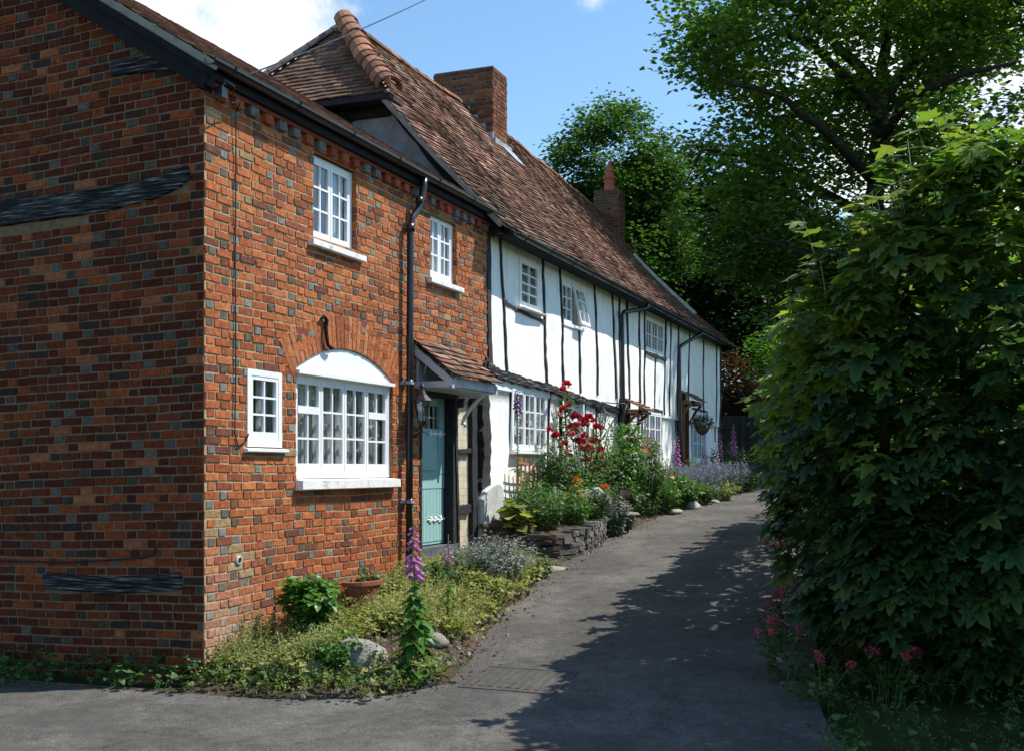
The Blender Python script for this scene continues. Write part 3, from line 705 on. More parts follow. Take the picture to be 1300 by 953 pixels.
# passage panels between posts: cream brick nogging painted
mb = MB(); mb.box(-.10, -.04, 4.60, 5.10, .4, 2.46); 
o = mb.build('cream_panel', M['cream'], BH)
mb = MB()
for j in range(26):
    zz = .42+j*.078; yy = 4.60+(.1 if j % 2 else 0)
    while yy < 5.08: mb.box(-.045, -.0385+random.uniform(0, .001), yy+.004, min(yy+.215, 5.1), zz+.004, zz+.072); yy += .222
mb.build('painted_brickwork', M['cream'], o)
mb = MB()
beam(mb, [(5.06, .45), (5.05, 1.4), (5.03, 2.46)], .16, .06, 'front', 8, .008, -.045)
mb.build('timber_post', M['timber'], BH)
for zz, hh in ((1.12, .10), (1.78, .055)):
    mb = MB(); beam(mb, [(4.6, zz), (4.95, zz+.01)], hh, .055, 'front', 5, .006, -.045); mb.build('timber_rail', M['timber'], BH)
mb = MB(); beam(mb, [(4.62, 2.30), (4.80, 2.42), (5.25, 2.44)], .07, .08, 'front', 6, .006, -.03); mb.build('timber_rail', M['timber'], BH)
mb = MB(); beam(mb, [(4.60, .55), (4.585, 1.2), (4.53, 1.9), (4.51, 2.44)], .05, .035, 'front', 8, .006, -.02); mb.build('timber_post', M['timber'], BH)
mb = MB(); beam(mb, [(5.34, .55), (5.32, 1.2), (5.38, 1.8), (5.34, 2.5), (5.40, 2.9)], lambda t: .36-.20*t+.16*nz3(t*4.2, 0, 3)+.03*math.sin(t*23), .08, 'front', 9, .030, -.05)
mb.build('gnarled_post', M['timber'], BH)
# canopy
cn_ = MB(); cy0, cy1 = 3.50, 4.70; pr2 = math.atan2(.36, .44)
dv2 = Vector((-math.cos(pr2), 0, math.sin(pr2))); nr2 = Vector((math.sin(pr2), 0, math.cos(pr2)))
mb = MB(); roof_tiles(mb, (.47, cy0-.03, 2.535), (0, 1, 0), dv2, 8, 6, lambda u, v: (0, 1.27) if -.1 < u < 1.3 else None, tcol, nrm=nr2, sag=lambda u, v: .012*nz3(u, v, 4, 3))
cr = mb.build('porch_roof', M['tile'], BH)
mb = MB(); mb.box(.40, .425, cy0+.02, cy1-.02, 2.43, 2.53)
for y in (3.8, 4.1, 4.4): mb.box(.425, .43, y, y+.02, 2.432, 2.528)
for yy in (cy0, cy1-.045):
    p = [Vector((.44, yy, 2.50)), Vector((0.0, yy, 2.86)), Vector((0, yy, 2.76)), Vector((.44, yy, 2.41))]
    mb.add([tuple(q_) for q_ in p]+[(q_.x, yy+.045, q_.z) for q_ in p], [(0, 1, 2, 3), (7, 6, 5, 4), (0, 4, 5, 1), (1, 5, 6, 2), (2, 6, 7, 3), (3, 7, 4, 0)])
    mb.box(0, .40, yy+.004, yy+.041, 2.42, 2.485)
mb.box(.0, .40, cy0+.046, cy1-.046, 2.41, 2.43)
mb.box(.002, .02, cy0+.05, cy1-.05, 2.43, 2.8)
mb.build('porch_frame', M['soffit'], cr)
for yy, mt in ((cy1-.05, 'white'),):
    mb = MB(); mb.tube([(.30, yy+.02, 2.42), (.22, yy+.02, 2.36), (.12, yy+.02, 2.26), (.05, yy+.02, 2.16), (.015, yy+.02, 2.08)], .022, 6); mb.tube([(.03, yy+.02, 2.10), (.06, yy+.02, 2.08), (.05, yy+.02, 2.05)], .018, 6)
    mb.build('bracket', M[mt], cr)
# wall lantern
def lantern(X, Y, Z, label, s=1.0, wallX=0.0, arm=True):
    t = thing('wall_lantern', label, 'lantern', (X, Y, Z))
    mb = MB(); P_ = lambda dx, dy, dz: (X+dx*s, Y+dy*s, Z+dz*s)
    if arm:
        mb.tube([(wallX, Y, Z-.12*s), ((wallX+X)/2, Y, Z-.15*s), P_(0, 0, -.10), P_(0, 0, -.03)], .011*s, 8); mb.box(wallX, wallX+.015, Y-.035*s, Y+.035*s, Z-.2*s, Z-.02*s)
        mb.tube([P_(0, 0, -.10), P_(-.03, 0, -.06), P_(-.06, 0, -.08)], .006*s, 6)
        mb.build('bracket', M['blackmetal'], t, True)
    mb = MB(); mb.lathe((X, Y, Z), [(.012*s, -.05*s), (.035*s, -.03*s), (.045*s, 0), (.045*s, .01*s)], 6); mb.lathe((X, Y, Z), [(.115*s, .215*s), (.10*s, .23*s), (.055*s, .275*s), (.03*s, .32*s), (.022*s, .35*s), (.03*s, .36*s), (.012*s, .39*s), (.002*s, .41*s)], 8)
    for k in range(6):
        a_ = 2*math.pi*k/6; mb.tube([P_(.042*math.cos(a_), .042*math.sin(a_), .005), P_(.083*math.cos(a_), .083*math.sin(a_), .215)], .005*s, 4)
    mb.build('lantern_frame', M['blackmetal'], t)
    mb = MB(); mb.lathe((X, Y, Z), [(.038*s, .006*s), (.078*s, .214*s)], 6); mb.build('lantern_glass', M['glass'], t)
    mb = MB(); mb.lathe((X, Y, Z), [(.01*s, .01*s), (.012*s, .10*s), (.022*s, .11*s), (.022*s, .15*s), (.005*s, .17*s)], 8); mb.build('bulb', M['white'], t)
    return t
lantern(.17, 3.34, 2.06, 'black coach lantern on the brick wall between downpipe and teal door', 1.0)
# cables
mb = MB(); mb.tube([(.09, .33, 4.42), (.03, .36, 4.36), (.02, .37, 3.9), (.018, .365, 3.2), (.02, .37, 2.4), (.018, .36, 1.86), (.02, .40, 1.76), (.02, .50, 1.80), (.02, .54, 1.86)], .006, 6)
tag(mb.build('cable', M['blackmetal'], loc=(.02, .37, 3.0)), 'thin black cable running down the sunlit brick to the small window', 'cable')
mb = MB(); mb.tube([(-4, -.015, .82), (-1.3, -.015, .84), (-.55, -.015, .90), (-.46, -.015, .93), (-.44, -.015, 1.0)], .008, 6)
tag(mb.build('cable', M['blackmetal'], loc=(-1.3, -.015, .87)), 'black cable clipped low across the shaded brick gable', 'cable')
mb = MB(); pa = Vector((.14, .05, 4.47)); pb = Vector((-2.86, 13.4, 11.6)); pts = []
for i in range(25): t = i/24; q_ = pa.lerp(pb, t); q_.z -= .12*4*t*(1-t); pts.append(q_)
mb.tube(pts, .007, 5); tag(mb.build('overhead_wire', M['blackmetal'], loc=tuple(pa)), 'thin overhead wire rising from the brick corner across the sky', 'wire')
mb = MB(); mb.box(.10, .16, .0, .07, 4.36, 4.44); mb.tube([(.14, .03, 4.44), (.15, .05, 4.50), (.2, .1, 4.46), (.1, .2, 4.38), (.09, .33, 4.42)], .006, 6)
tag(mb.build('junction_box', M['blackmetal'], loc=(.12, .03, 4.4)), 'small black junction box where wires meet under the eave corner', 'junction box')

# ------------------------------------------------------------------ timber-framed cottage row
CR = thing('timber_framed_cottage', 'long white plastered cottage row with black timbers and a sagging red tiled roof', 'house', (0, 5.46, .5))
YE = 19.2
def wbulge(y, z):
    return .035*nz3(y, z, 11, .55)+.012*nz3(y, z, 3, 2.2)+(-.03 if z < 2.55 else 0)+.05*max(0, math.sin(max(0, min(1, (2.0-z)/2.0))*1.5))
def plaster_wall(mb, y0, y1, z0, z1, holes, step=.14):
    ys = sorted(set([y0, y1]+[v for h in holes for v in h[:2]])); zs = sorted(set([z0, z1, 2.54, 2.56]+[v for h in holes for v in h[2:]]))
    def fine(a):
        o = []
        for p, q in zip(a, a[1:]):
            n = max(1, int((q-p)/step)); o += [lerp(p, q, i/n) for i in range(n)]
        return o+[a[-1]]
    ys, zs = fine(ys), fine(zs); n = len(zs); base = [(wbulge(y, z), y, z) for y in ys for z in zs]; fs = []
    for i in range(len(ys)-1):
        for j in range(n-1):
            cy_, cz_ = (ys[i]+ys[i+1])/2, (zs[j]+zs[j+1])/2
            if any(h[0] < cy_ < h[1] and h[2] < cz_ < h[3] for h in holes): continue
            fs.append((i*n+j, (i+1)*n+j, (i+1)*n+j+1, i*n+j+1))
    mb.add(base, fs)
    for a, b, c, d in holes:
        x = max(wbulge(a, c), wbulge(b, d), wbulge((a+b)/2, d))
        for (p, q) in (((a, c), (a, d)), ((a, d), (b, d)), ((b, d), (b, c)), ((b, c), (a, c))):
            mb.add([(wbulge(*p), p[0], p[1]), (wbulge(*q), q[0], q[1]), (-.14, q[0], q[1]), (-.14, p[0], p[1])], [(0, 1, 2, 3)])
WA = (6.52, 7.24, 3.66, 4.30); WB = (8.10, 9.05, 3.64, 4.24); WC = (12.61, 13.95, 3.68, 4.30)
WD = (6.25, 7.52, 1.82, 2.61); D36 = (8.12, 9.10, .6, 2.62); WE = (12.50, 13.78, 1.74, 2.62); WF = (16.42, 17.76, 1.74, 2.80)
D2 = (10.98, 11.62, .7, 2.55); D3 = (15.20, 15.98, .9, 2.90)
mb = MB(); plaster_wall(mb, 5.46, YE, -.1, 4.50, [WA, WB, WC, WD, D36, WE, WF, D2, D3])
pw_ = mb.build('plaster_wall', M['plaster'], CR, True)
mb = MB(); mb.box(-5.6, -5.5, 5.5, YE, -.1, 4.5); mb.box(-5.5, -.02, YE-.12, YE, -.1, 4.5)
mb.add([(-5.5, YE-.01, 4.5), (.0, YE-.01, 4.5), (-2.6, YE-.01, 7.3)], [(0, 1, 2)]); mb.box(-5.5, -.15, 5.5, YE-.13, 2.54, 2.60)
mb.build('rear_wall', M['plaster'], CR)
# gable triangle above the brick house, grey render with timbers
mb = MB(); mb.add([(.0, 5.47, 4.3), (-1.22, 5.47, 6.12), (-3.95, 5.47, 6.12), (-5.5, 5.47, 4.3)], [(0, 1, 2, 3)])
mb.build('gable_render', M['plaster_grey'], CR)
for pts, wd in (([(.12, 4.36), (-.5, 5.10), (-1.28, 6.06)], .13), ([(-3.9, 6.02), (-1.3, 6.02)], .16), ([(-1.9, 4.6), (-1.9, 6.0)], .12), ([(-3.2, 4.6), (-3.2, 6.0)], .12)):
    mb = MB(); beam(mb, [(a_, b_) for a_, b_ in pts], wd, .03, 'gable', 6, .012, 0)
    for i, v_ in enumerate(mb.v): mb.v[i] = (v_[0], 5.455+v_[1], v_[2])
    mb.build('gable_timber', M['timber'], CR)
# timbers on the front
def ft(pts, wd, name='timber_post', mat='timber', n=8, jit=.011, pr_=.02):
    mb = MB(); beam(mb, pts, wd, pr_+.03, 'front', n, jit, -.03)
    for i, (x_, y_, z_) in enumerate(mb.v): mb.v[i] = (x_+wbulge(y_, z_), y_, z_)
    mb.build(name, M[mat], CR)
ft([(5.53, 2.7), (5.47, 3.4), (5.49, 4.45)], .13)
for (yb, yt) in ((6.08, 5.86), (7.44, 7.33), (8.13, 8.03), (9.80, 9.62), (10.72, 10.60)):
    ft([(yb, 2.72), ((yb+yt)/2+.03, 3.5), (yt, 4.42)], .055)
ft([(8.95, 2.7), (8.88, 3.62)], .05); ft([(6.0, 3.66), (6.5, 3.60), (7.40, 3.56)], .045, 'timber_rail')
ft([(10.95, 2.5), (10.98, 3.4), (11.02, 4.42)], .05)
for yb, yt, mt, wd in ((11.55, 11.45, 'timber_h', .07), (12.28, 12.22, 'timber_h', .08), (12.57, 12.57, 'timber', .05), (14.0, 14.0, 'timber', .055), (13.28, 13.30, 'timber_h', .025), (14.42, 14.40, 'timber', .03), (15.06, 15.02, 'timber', .07), (16.02, 15.96, 'timber', .05), (17.45, 17.40, 'timber', .05), (18.72, 18.70, 'timber', .05), (19.12, 19.12, 'timber', .1)):
    zb = 3.66 if yb in (13.28,) else 2.6
    if yb == 13.28: ft([(13.28, 2.7), (13.3, 3.6)], wd, mat=mt); continue
    ft([(yb, zb-.4 if yb in (12.28, 15.06, 16.02, 18.72, 19.12) else zb), (yt, 4.42)], wd, mat=mt)
ft([(19.12, .9), (19.12, 2.6)], .1); ft([(15.06, 1.0), (15.06, 2.3)], .07); ft([(16.1, 1.0), (16.1, 2.3)], .05)
ft([(5.36, 2.80), (5.7, 2.745), (6.6, 2.705), (7.6, 2.675), (9.1, 2.60), (10.95, 2.53)], lambda t: .125-.03*t, 'jetty_beam', 'timber_h', 12, .012, .045)
ft([(12.55, 3.645), (14.02, 3.645)], .06, 'timber_rail', pr_=.04); ft([(12.2, 2.66), (13.85, 2.66)], .05, 'timber_rail'); ft([(16.35, 2.84), (17.8, 2.84)], .05, 'timber_rail')
ft([(13.84, 1.7), (13.84, 2.64)], .06); ft([(17.82, 1.7), (17.82, 2.82)], .06); ft([(9.18, .8), (9.17, 2.58)], .05); ft([(9.85, 1.3), (9.83, 2.56)], .04); ft([(7.62, 1.4), (7.6, 2.64)], .035)
# white buttress at the foot of the party wall
mb = MB()
prof = [(5.14, .38), (5.15, 1.22), (5.22, 1.31), (5.34, 1.35), (5.46, 1.38), (5.60, 1.40), (5.70, 1.36), (5.78, 1.18), (5.86, .9), (5.92, .38)]
k = len(prof); mb.add([(.09, y_, z_) for y_, z_ in prof]+[(.05, lerp(y_, 5.5, -.05), z_+.012) for y_, z_ in prof]+[(-.1, y_, z_+.01) for y_, z_ in prof],
       [tuple(range(k))[::-1]]+[(i, (i+1) % k, (i+1) % k+k, i+k) for i in range(k)]+[(i+k, (i+1) % k+k, (i+1) % k+2*k, i+2*k) for i in range(k)])
mb.build('buttress', surf('weathered_limewash', [(.3, (.36, .36, .35)), (.55, (.52, .52, .50)), (.8, (.66, .66, .63))], 6, .9, .5, 30, .15), CR)
# windows of the row
window(CR, -.0, *WA, 1, nc=2, nr=4, cur=((0, 1),), sill=(.09, .06, .035), fr=.04, sb=.05)
wbn = window(CR, -.01, *WB, 1, nc=2, nr=3, cur=((0, .3),), fr=.035, sb=.05) if False else None
mb = MB(); a_, b_, c_, d_ = WB; mb.box(-.06, .0, a_, a_+.035, c_, d_); mb.box(-.06, 0, b_-.035, b_, c_, d_); mb.box(-.06, .0, a_, b_, d_-.035, d_); mb.box(-.06, .035, a_-.02, b_+.02, c_-.03, c_+.02)
ym = (a_+b_)/2; mb.box(-.06, 0, ym-.02, ym+.02, c_, d_); sash(mb, -.03, .008, a_+.03, ym-.01, c_+.02, d_-.03, 2, 3, .03, .016, sb=.05)
wb_ = mb.build('window', M['white'], CR); curtain(wb_, -.15, a_, b_, c_, d_, ((0, .35),))
mb = MB(); mb.add([(-.01, a_+.03, c_), (-.01, ym, c_), (-.01, ym, d_), (-.01, a_+.03, d_)], [(0, 1, 2, 3)]); mb.build('pane', M['glass'], wb_)
# open casement leaning out, hinged at its right side
mb = MB(); wS = b_-ym-.04; sash(mb, -.02, .012, 0, wS, 0, d_-c_-.06, 2, 3, .03, .016, sb=.05)
an = R(10); HS = d_-c_-.06
def rot_os(p): x_, y_, z_ = p; z2 = HS-z_; return (.025+x_*math.cos(an)+z2*math.sin(an), ym+.01+y_+.10*z2, d_-.03-z2*math.cos(an)+x_*math.sin(an))
mb.v = [rot_os(p) for p in mb.v]; os_ = mb.build('open_casement', M['white'], wb_)
wins2 = [(WC, 'timber', 3, 2, 2), (WD, 'white', 3, 2, 3), (WE, 'white', 3, 2, 3), (WF, 'white', 3, 2, 3)]
for wd_, mt, li, nc_, nr_ in wins2:
    window(CR, .0 if wd_ is not WC else .01, *wd_, li, nc=nc_, nr=nr_, cur=((0, .22), (.78, 1)) if wd_ is not WD else ((0, 1),), sill=(.07, .02, .05) if wd_ is not WC else None, fr=.04, sb=.05, silm='white')
# doors
def door(parent, a, b, c, d, mat, X=-.08, panels=True):
    mb = MB(); mb.box(X-.04, X, a+.05, b-.05, c, d-.05); o = mb.build('door', M[mat], parent)
    mb = MB(); mb.box(-.13, .02, a, a+.05, c, d); mb.box(-.13, .02, b-.05, b, c, d); mb.box(-.13, .02, a, b, d-.05, d); mb.build('door_frame', M[mat], o)
    mb = MB(); n = 5
    if panels:
        w_ = (b-a-.1)
        for i in range(n): mb.box(X, X+.012, a+.055+i*w_/n, a+.045+(i+1)*w_/n, c+.02, d-.07)
        mb.build('door_board', M[mat], o)
    mb = MB(); mb.tube([(X+.012, a+.12, 1.75), (X+.05, a+.12, 1.75)], .015, 8); mb.tube([(X+.05, a+.12, 1.75), (X+.065, a+.12, 1.75)], .026, 10); mb.build('handle', M['brass'], o)
    return o
d36 = door(CR, *D36, 'white', -.07)
def text_mesh(body, size):
    cu = bpy.data.curves.new('tmp', 'FONT'); cu.body = body; cu.size = size; cu.extrude = .003; cu.align_x = 'CENTER'
    ob = bpy.data.objects.new('tmp', cu); COL.objects.link(ob); dg = bpy.context.evaluated_depsgraph_get(); me = bpy.data.meshes.new_from_object(ob.evaluated_get(dg))
    bpy.data.objects.remove(ob); return me
me = text_mesh('36', .15); me.name = 'house_number'
me.transform(Matrix.Translation((-.052, 8.60, 2.36)) @ Matrix.Rotation(R(90), 4, 'Z') @ Matrix.Rotation(R(90), 4, 'X')); me.transform(Matrix.Translation(-ORG[d36.name]))
me.materials.clear(); me.materials.append(M['blackmetal']); o = link_mesh('house_number', me, d36)
door(CR, *D2, 'brown_wood', -.1); door(CR, *D3, 'brown_wood', -.1)
# small tiled porches over doors two and three
for y0_, y1_, zw, zf, p_ in ((10.93, 11.62, 2.80, 2.56, .38), (15.0, 15.95, 3.18, 2.93, .34)):
    prr = math.atan2(zw-zf, p_); dvv = Vector((-math.cos(prr), 0, math.sin(prr))); nn_ = Vector((math.sin(prr), 0, math.cos(prr)))
    mb = MB(); roof_tiles(mb, (p_+.04, y0_, zf-.01), (0, 1, 0), dvv, int((y1_-y0_)/.165)+1, 5, lambda u, v: (0, y1_-y0_) if -.1 < u < y1_-y0_+.05 else None, lambda u, v: [c*1.15 for c in tcol(u, v)], nrm=nn_, sag=lambda u, v: -.06*(v/.45)**2+.02*nz3(u, v, 9, 3))
    pr_o = mb.build('porch_roof', M['terracotta'], CR)
    mb = MB(); mb.box(0, p_, y0_+.03, y0_+.08, zf-.07, zf-.02); mb.box(0, p_, y1_-.08, y1_-.03, zf-.07, zf-.02); mb.box(p_-.05, p_, y0_+.03, y1_-.03, zf-.066, zf-.024); mb.box(0, p_-.04, y0_+.05, y1_-.05, zf-.02, zf+.0)
    for yy in (y0_+.035, y1_-.075):
        mb.tube([(p_-.05, yy+.02, zf-.06), (p_*.55, yy+.02, zf-.16), (.04, yy+.02, zf-.42)], .028, 6)
    mb.build('porch_frame', M['brown_wood'], pr_o)
mb = MB(); mb.box(.0, .10, 15.16, 15.26, 1.0, 2.88); mb.build('porch_post', M['brown_wood'], CR)
# roof
AP = math.atan2(7.62-4.44, 2.5+.30); dvr = Vector((-math.cos(AP), 0, math.sin(AP))); nrr = Vector((math.sin(AP), 0, math.cos(AP)))
SL = math.hypot(2.8, 3.18); P0 = Vector((.30, 5.20, 4.44))
def rsag(u, v):
    end = max(0, (u-7)/7); t = v/SL
    s = -.13*math.sin(math.pi*t)*(.5+.5*end)+.035*nz3(u*.7, v*.7, 5, .8)+.012*nz3(u, v, 9, 3)
    s -= .22*end*end*t                                        # the ridge drops towards the far end
    s += .05*math.exp(-((u-5.6)/1.2)**2)*t
    return s
def rp(u, v, h=0): return P0+Vector((0, 1, 0))*u+dvr*v+nrr*(rsag(u, v)+h)
# half-hip cut: from (u=0, z 6.15) to (u=1.2, ridge)
vh = (6.15-4.44)/(7.62-4.44)*SL
def keepr(u, v):
    if v > SL+.02 or u < -.1 or u > 14.15: return None
    lo = 0 if v < vh else (v-vh)/(SL-vh)*1.22
    if u < lo-.08: return None
    # chimney
    if 5.12 < u < 5.78 and v > (7.03-4.44)/(7.62-4.44)*SL+.04: return None
    return (lo-.02, 14.05)
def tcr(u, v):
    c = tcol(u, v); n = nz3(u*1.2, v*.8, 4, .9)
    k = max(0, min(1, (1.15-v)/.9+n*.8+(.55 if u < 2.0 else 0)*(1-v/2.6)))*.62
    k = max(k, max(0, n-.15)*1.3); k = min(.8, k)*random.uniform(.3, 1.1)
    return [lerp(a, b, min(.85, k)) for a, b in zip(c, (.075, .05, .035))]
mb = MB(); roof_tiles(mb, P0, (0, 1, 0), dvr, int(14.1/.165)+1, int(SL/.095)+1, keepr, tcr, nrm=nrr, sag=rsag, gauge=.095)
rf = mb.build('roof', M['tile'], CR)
mb = MB(); nU, nV_ = 60, 16
vs = [rp(14.0*i/nU, SL*j/nV_, -.02) for i in range(nU+1) for j in range(nV_+1)]; fs = []
for i in range(nU):
    for j in range(nV_):
        u, v = 14.0*(i+.5)/nU, SL*(j+.5)/nV_
        if v > vh and u < (v-vh)/(SL-vh)*1.22+.02: continue
        a_ = i*(nV_+1)+j; fs.append((a_, a_+nV_+1, a_+nV_+2, a_+1))
mb.add(vs, fs)
rtop = [rp(14.0*i/nU, SL, -.02) for i in range(6, nU+1)]        # rear slope
vs = [q for p in rtop for q in (p, Vector((-5.8, p.y, 4.3)))]; mb.add(vs, [(2*i, 2*i+1, 2*i+3, 2*i+2) for i in range(len(rtop)-1)])
mb.add([rtop[0], Vector((-5.8, rtop[0].y, 4.3)), (-5.8, 5.2, 4.3), (-3.95, 5.2, 6.15)], [(0, 1, 2, 3)])
mb.add([(-3.9, 5.36, 6.12), (-1.2, 5.36, 6.12), (-2.5, 6.6, 7.5)], [(0, 1, 2)])
mb.build('roof_deck', M['tile'], rf)
# hip face tiles
A = Vector((-1.18, 5.16, 6.15)); B = Vector((-3.9, 5.16, 6.15)); T = rp(1.22, SL)
hd = (T-(A+B)/2); hs = (T-(A+B)/2); hn = (A-B).cross(hs).normalized()
if hn.y > 0: hn = -hn
mid = A.lerp(B, .5); dvh = (T-Vector((T.x, A.y, A.z))).normalized(); Lh = (T-Vector((T.x, A.y, A.z))).length; duh = Vector((-1, 0, 0)); Wd = (A-B).length
nh = Vector((0, -dvh.z, dvh.y)); 
tx = (A.x-T.x)
def keeph(u, v):
    t = v/Lh
    if t > 1: return None
    a, b = tx*t, Wd-(Wd-tx)*t
    if u < a-.05 or u > b+.08: return None
    return (a-.01, b+.01)
mb = MB(); roof_tiles(mb, A, duh, dvh, int(Wd/.165)+1, int(Lh/.1)+1, keeph, lambda u, v: [lerp(c, d, .45) for c, d in zip(tcol(u, v), random.choice([(.10, .065, .04), (.16, .12, .08), (.2, .12, .07)]))], nrm=nh, sag=lambda u, v: -.05*math.sin(math.pi*v/Lh)+.01*nz3(u, v, 2, 2))
mb.build('hip_tiles_face', M['tile'], rf)
def capline(mb, pts, r, ln, col, taper=0.0, n=8, over=.02, upv=Vector((0, 0, 1))):
    """half-round cap tiles along a polyline"""
    tot = sum((b-a).length for a, b in zip(pts, pts[1:])); k = max(1, round(tot/ln))
    def at(s):
        for a, b in zip(pts, pts[1:]):
            l = (b-a).length
            if s <= l or b is pts[-1]: return a.lerp(b, min(1.02, s/l))
            s -= l
    for i in range(k):
        p, q = at(tot*i/k), at(min(tot, tot*(i+1)/k+over)); t = (q-p).normalized(); u = (upv-t*upv.dot(t)).normalized(); sv = t.cross(u)
        vs = []; r0 = r*(1+taper)*random.uniform(.96, 1.04); r1 = r*(1-taper*.6)
        jj = Vector((random.uniform(-.006, .006),)*3)
        for (c_, rad) in ((p, r0), (q, r1)):
            for m_ in range(n+1):
                th = math.pi*m_/n; vs.append(c_+jj+u*(math.sin(th)*rad-.25*r)+sv*math.cos(th)*rad)
        for m_ in range(n+1):
            th = math.pi*m_/n; vs.append(p+jj+u*(math.sin(th)*(r0-.02)-.25*r)+sv*math.cos(th)*(r0-.02))
        fs = [(m_, m_+1, m_+n+2, m_+n+1) for m_ in range(n)]+[(m_, m_+2*n+2, m_+2*n+3, m_+1) for m_ in range(n)]
        c = col(); mb.add(vs, fs, c)
def ter():
    f = random.uniform(.8, 1.15); c = random.choice([(.30, .135, .075), (.25, .11, .065), (.34, .17, .10), (.20, .10, .065)]); return [v*f for v in c]
hipo = Vector((.0, -.0, .0))
mb = MB(); capline(mb, [A+Vector((.05, -.06, .03)), A.lerp(T, .5)+nh*.0, T+Vector((0, -.05, .06))], .15, .22, ter, .10, upv=Vector((.5, -.5, .8)))
mb.build('hip_tile', M['terracotta'], rf)
mb = MB(); capline(mb, [B, T], .075, .22, lambda: random.choice([(.13, .12, .12), (.17, .13, .12), (.10, .09, .09)]), .05, upv=Vector((-.5, -.5, .8)))
mb.build('hip_tile', M['terracotta'], rf)
mb = MB(); capline(mb, [rp(u, SL, .0)+Vector((-.02, 0, 0)) for u in [1.22+.43*i for i in range(30)]], .085, .30, lambda: [v*.85 for v in ter()], .04)
mb.build('ridge_tile', M['terracotta'], rf)
mb = MB()
for (u, v0, v1) in ((12.15, SL*.16, SL*.62),):
    n = 14; vs = []
    for i in range(n+1):
        v = lerp(v0, v1, i/n); jt = .01*nz3(v, 1, 1, 4)
        vs += [rp(u-.05+jt, v, .02), rp(u-.03+jt, v, .085), rp(u+.035+jt, v, .085), rp(u+.05+jt, v, .02)]
    mb.add(vs, [(4*i+k, 4*i+k+1, 4*i+k+5, 4*i+k+4) for i in range(n) for k in range(3)]+[(0, 1, 2, 3), (4*n, 4*n+1, 4*n+2, 4*n+3)])
mb.build('roof_fillet', surf('mortar_fillet', [(.3, (.30, .28, .24)), (.7, (.5, .48, .43))], 9, .9, .5, 40), rf)
# verge edge under the tiles
n = 12; VM = surf('verge_mortar', [(.3, (.16, .15, .13)), (.7, (.30, .28, .25))], 9, .9, .5, 40)
for (ua, ub, v1) in ((-.02, .03, vh), (14.0, 14.05, SL)):
    mb = MB(); vs = []
    for i in range(n+1):
        v = v1*i/n; vs += [rp(ua, v, .0), rp(ub, v, .0), rp(ub, v, -.06), rp(ua, v, -.06)]
    mb.add(vs, [(4*i+k, 4*i+(k+1) % 4, 4*i+4+(k+1) % 4, 4*i+4+k) for i in range(n) for k in range(4)]+[(0, 1, 2, 3), tuple(range(4*n, 4*n+4))]); mb.build('verge', VM, rf)
mb = MB(); mb.add([(-3.9, 5.14, 6.13), (-1.15, 5.14, 6.13), (-1.15, 5.14, 6.06), (-3.9, 5.14, 6.06), (-3.9, 5.5, 6.13), (-1.15, 5.5, 6.13), (-1.15, 5.5, 6.06), (-3.9, 5.5, 6.06)], [(0, 1, 2, 3), (4, 7, 6, 5), (0, 4, 5, 1), (3, 2, 6, 7), (0, 3, 7, 4), (1, 5, 6, 2)]); mb.build('hip_fascia', M['timber'], rf)
mb = MB(); mb.box(.05, .27, 5.55, YE, 4.372, 4.385); mb.box(.24, .265, 5.52, YE+.02, 4.365, 4.42); mb.build('eaves_board', M['fascia'], CR)
mb = MB(); gutter(mb, .335, 4.40, 5.56, 11.6, .055, .0); gutter(mb, .335, 4.385, 11.6, YE+.05, .055, .0); mb.build('gutter', M['blackmetal'], CR)
for (ya, yb, zb) in ((11.55, 10.82, 4.14), (15.70, 14.78, 3.98)):
    mb = MB(); mb.tube([(.33, ya, 4.36), (.32, ya, 4.28), (.26, ya-.06, 4.25), (.12, yb+.06, zb), (.10, yb, zb-.06), (.10, yb+.02, 3.2), (.10, yb+.08, 2.3), (.11, yb+.08, gz(yb))], .036, 10)
    dp = mb.build('downpipe', M['blackmetal'], CR, True)
# chimneys
def chimney(x0, x1, y0, y1, zb, zt, base, pots=(), flare=True):
    mb, mo = MB(), MB()
    def cc(s, z):
        c = random.choice([(.17, .055, .032), (.21, .07, .038), (.12, .045, .03), (.09, .05, .038), (.26, .10, .05)]); k = max(0, min(.7, (z-zt+.7)/.9))*random.random(); return [lerp(a, b, k) for a, b in zip(c, (.05, .04, .035))]
    PW = lambda s, z, o: (x1+o, y0+s, z); brick_wall(mb, mo, PW, 0, y1-y0, zb, zt, (), cc, hp=.06, wave=.004)
    PS_ = lambda s, z, o: (x0+s, y0-o, z); brick_wall(mb, mo, PS_, 0, x1-x0, zb, zt, (), cc, hp=.06, wave=.004)
    PN = lambda s, z, o: (x0-o, y1-s, z); brick_wall(mb, mo, PN, 0, y1-y0, zb, zt, (), cc, hp=.06, wave=.004)
    PB = lambda s, z, o: (x1-s, y1+o, z); brick_wall(mb, mo, PB, 0, x1-x0, zb, zt, (), cc, hp=.06, wave=.004)
    for z in (zt-.075, zt-.0):
        mb.box(x0-.03, x1+.03, y0-.03, y1+.03, z-.07, z, (.14, .06, .045)) if flare and z < zt else None
    mo.box(x0+.01, x1-.01, y0+.01, y1-.01, zb, zt+.012)
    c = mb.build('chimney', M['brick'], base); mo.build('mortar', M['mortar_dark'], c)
    for (px_, py_) in pots:
        p = MB(); p.lathe((px_, py_, zt), [(.15, 0), (.13, .05), (.115, .30), (.15, .31), (.155, .36), (.11, .38), (.09, .46), (.10, .50), (.06, .60), (.045, .68), (.02, .74)], 14, (.40, .12, .07)); p.build('chimney_pot', M['terracotta'], c)
    return c
c1 = chimney(-3.06, -1.97, 10.32, 10.93, 6.5, 8.24, rf, flare=False)
mb = MB()
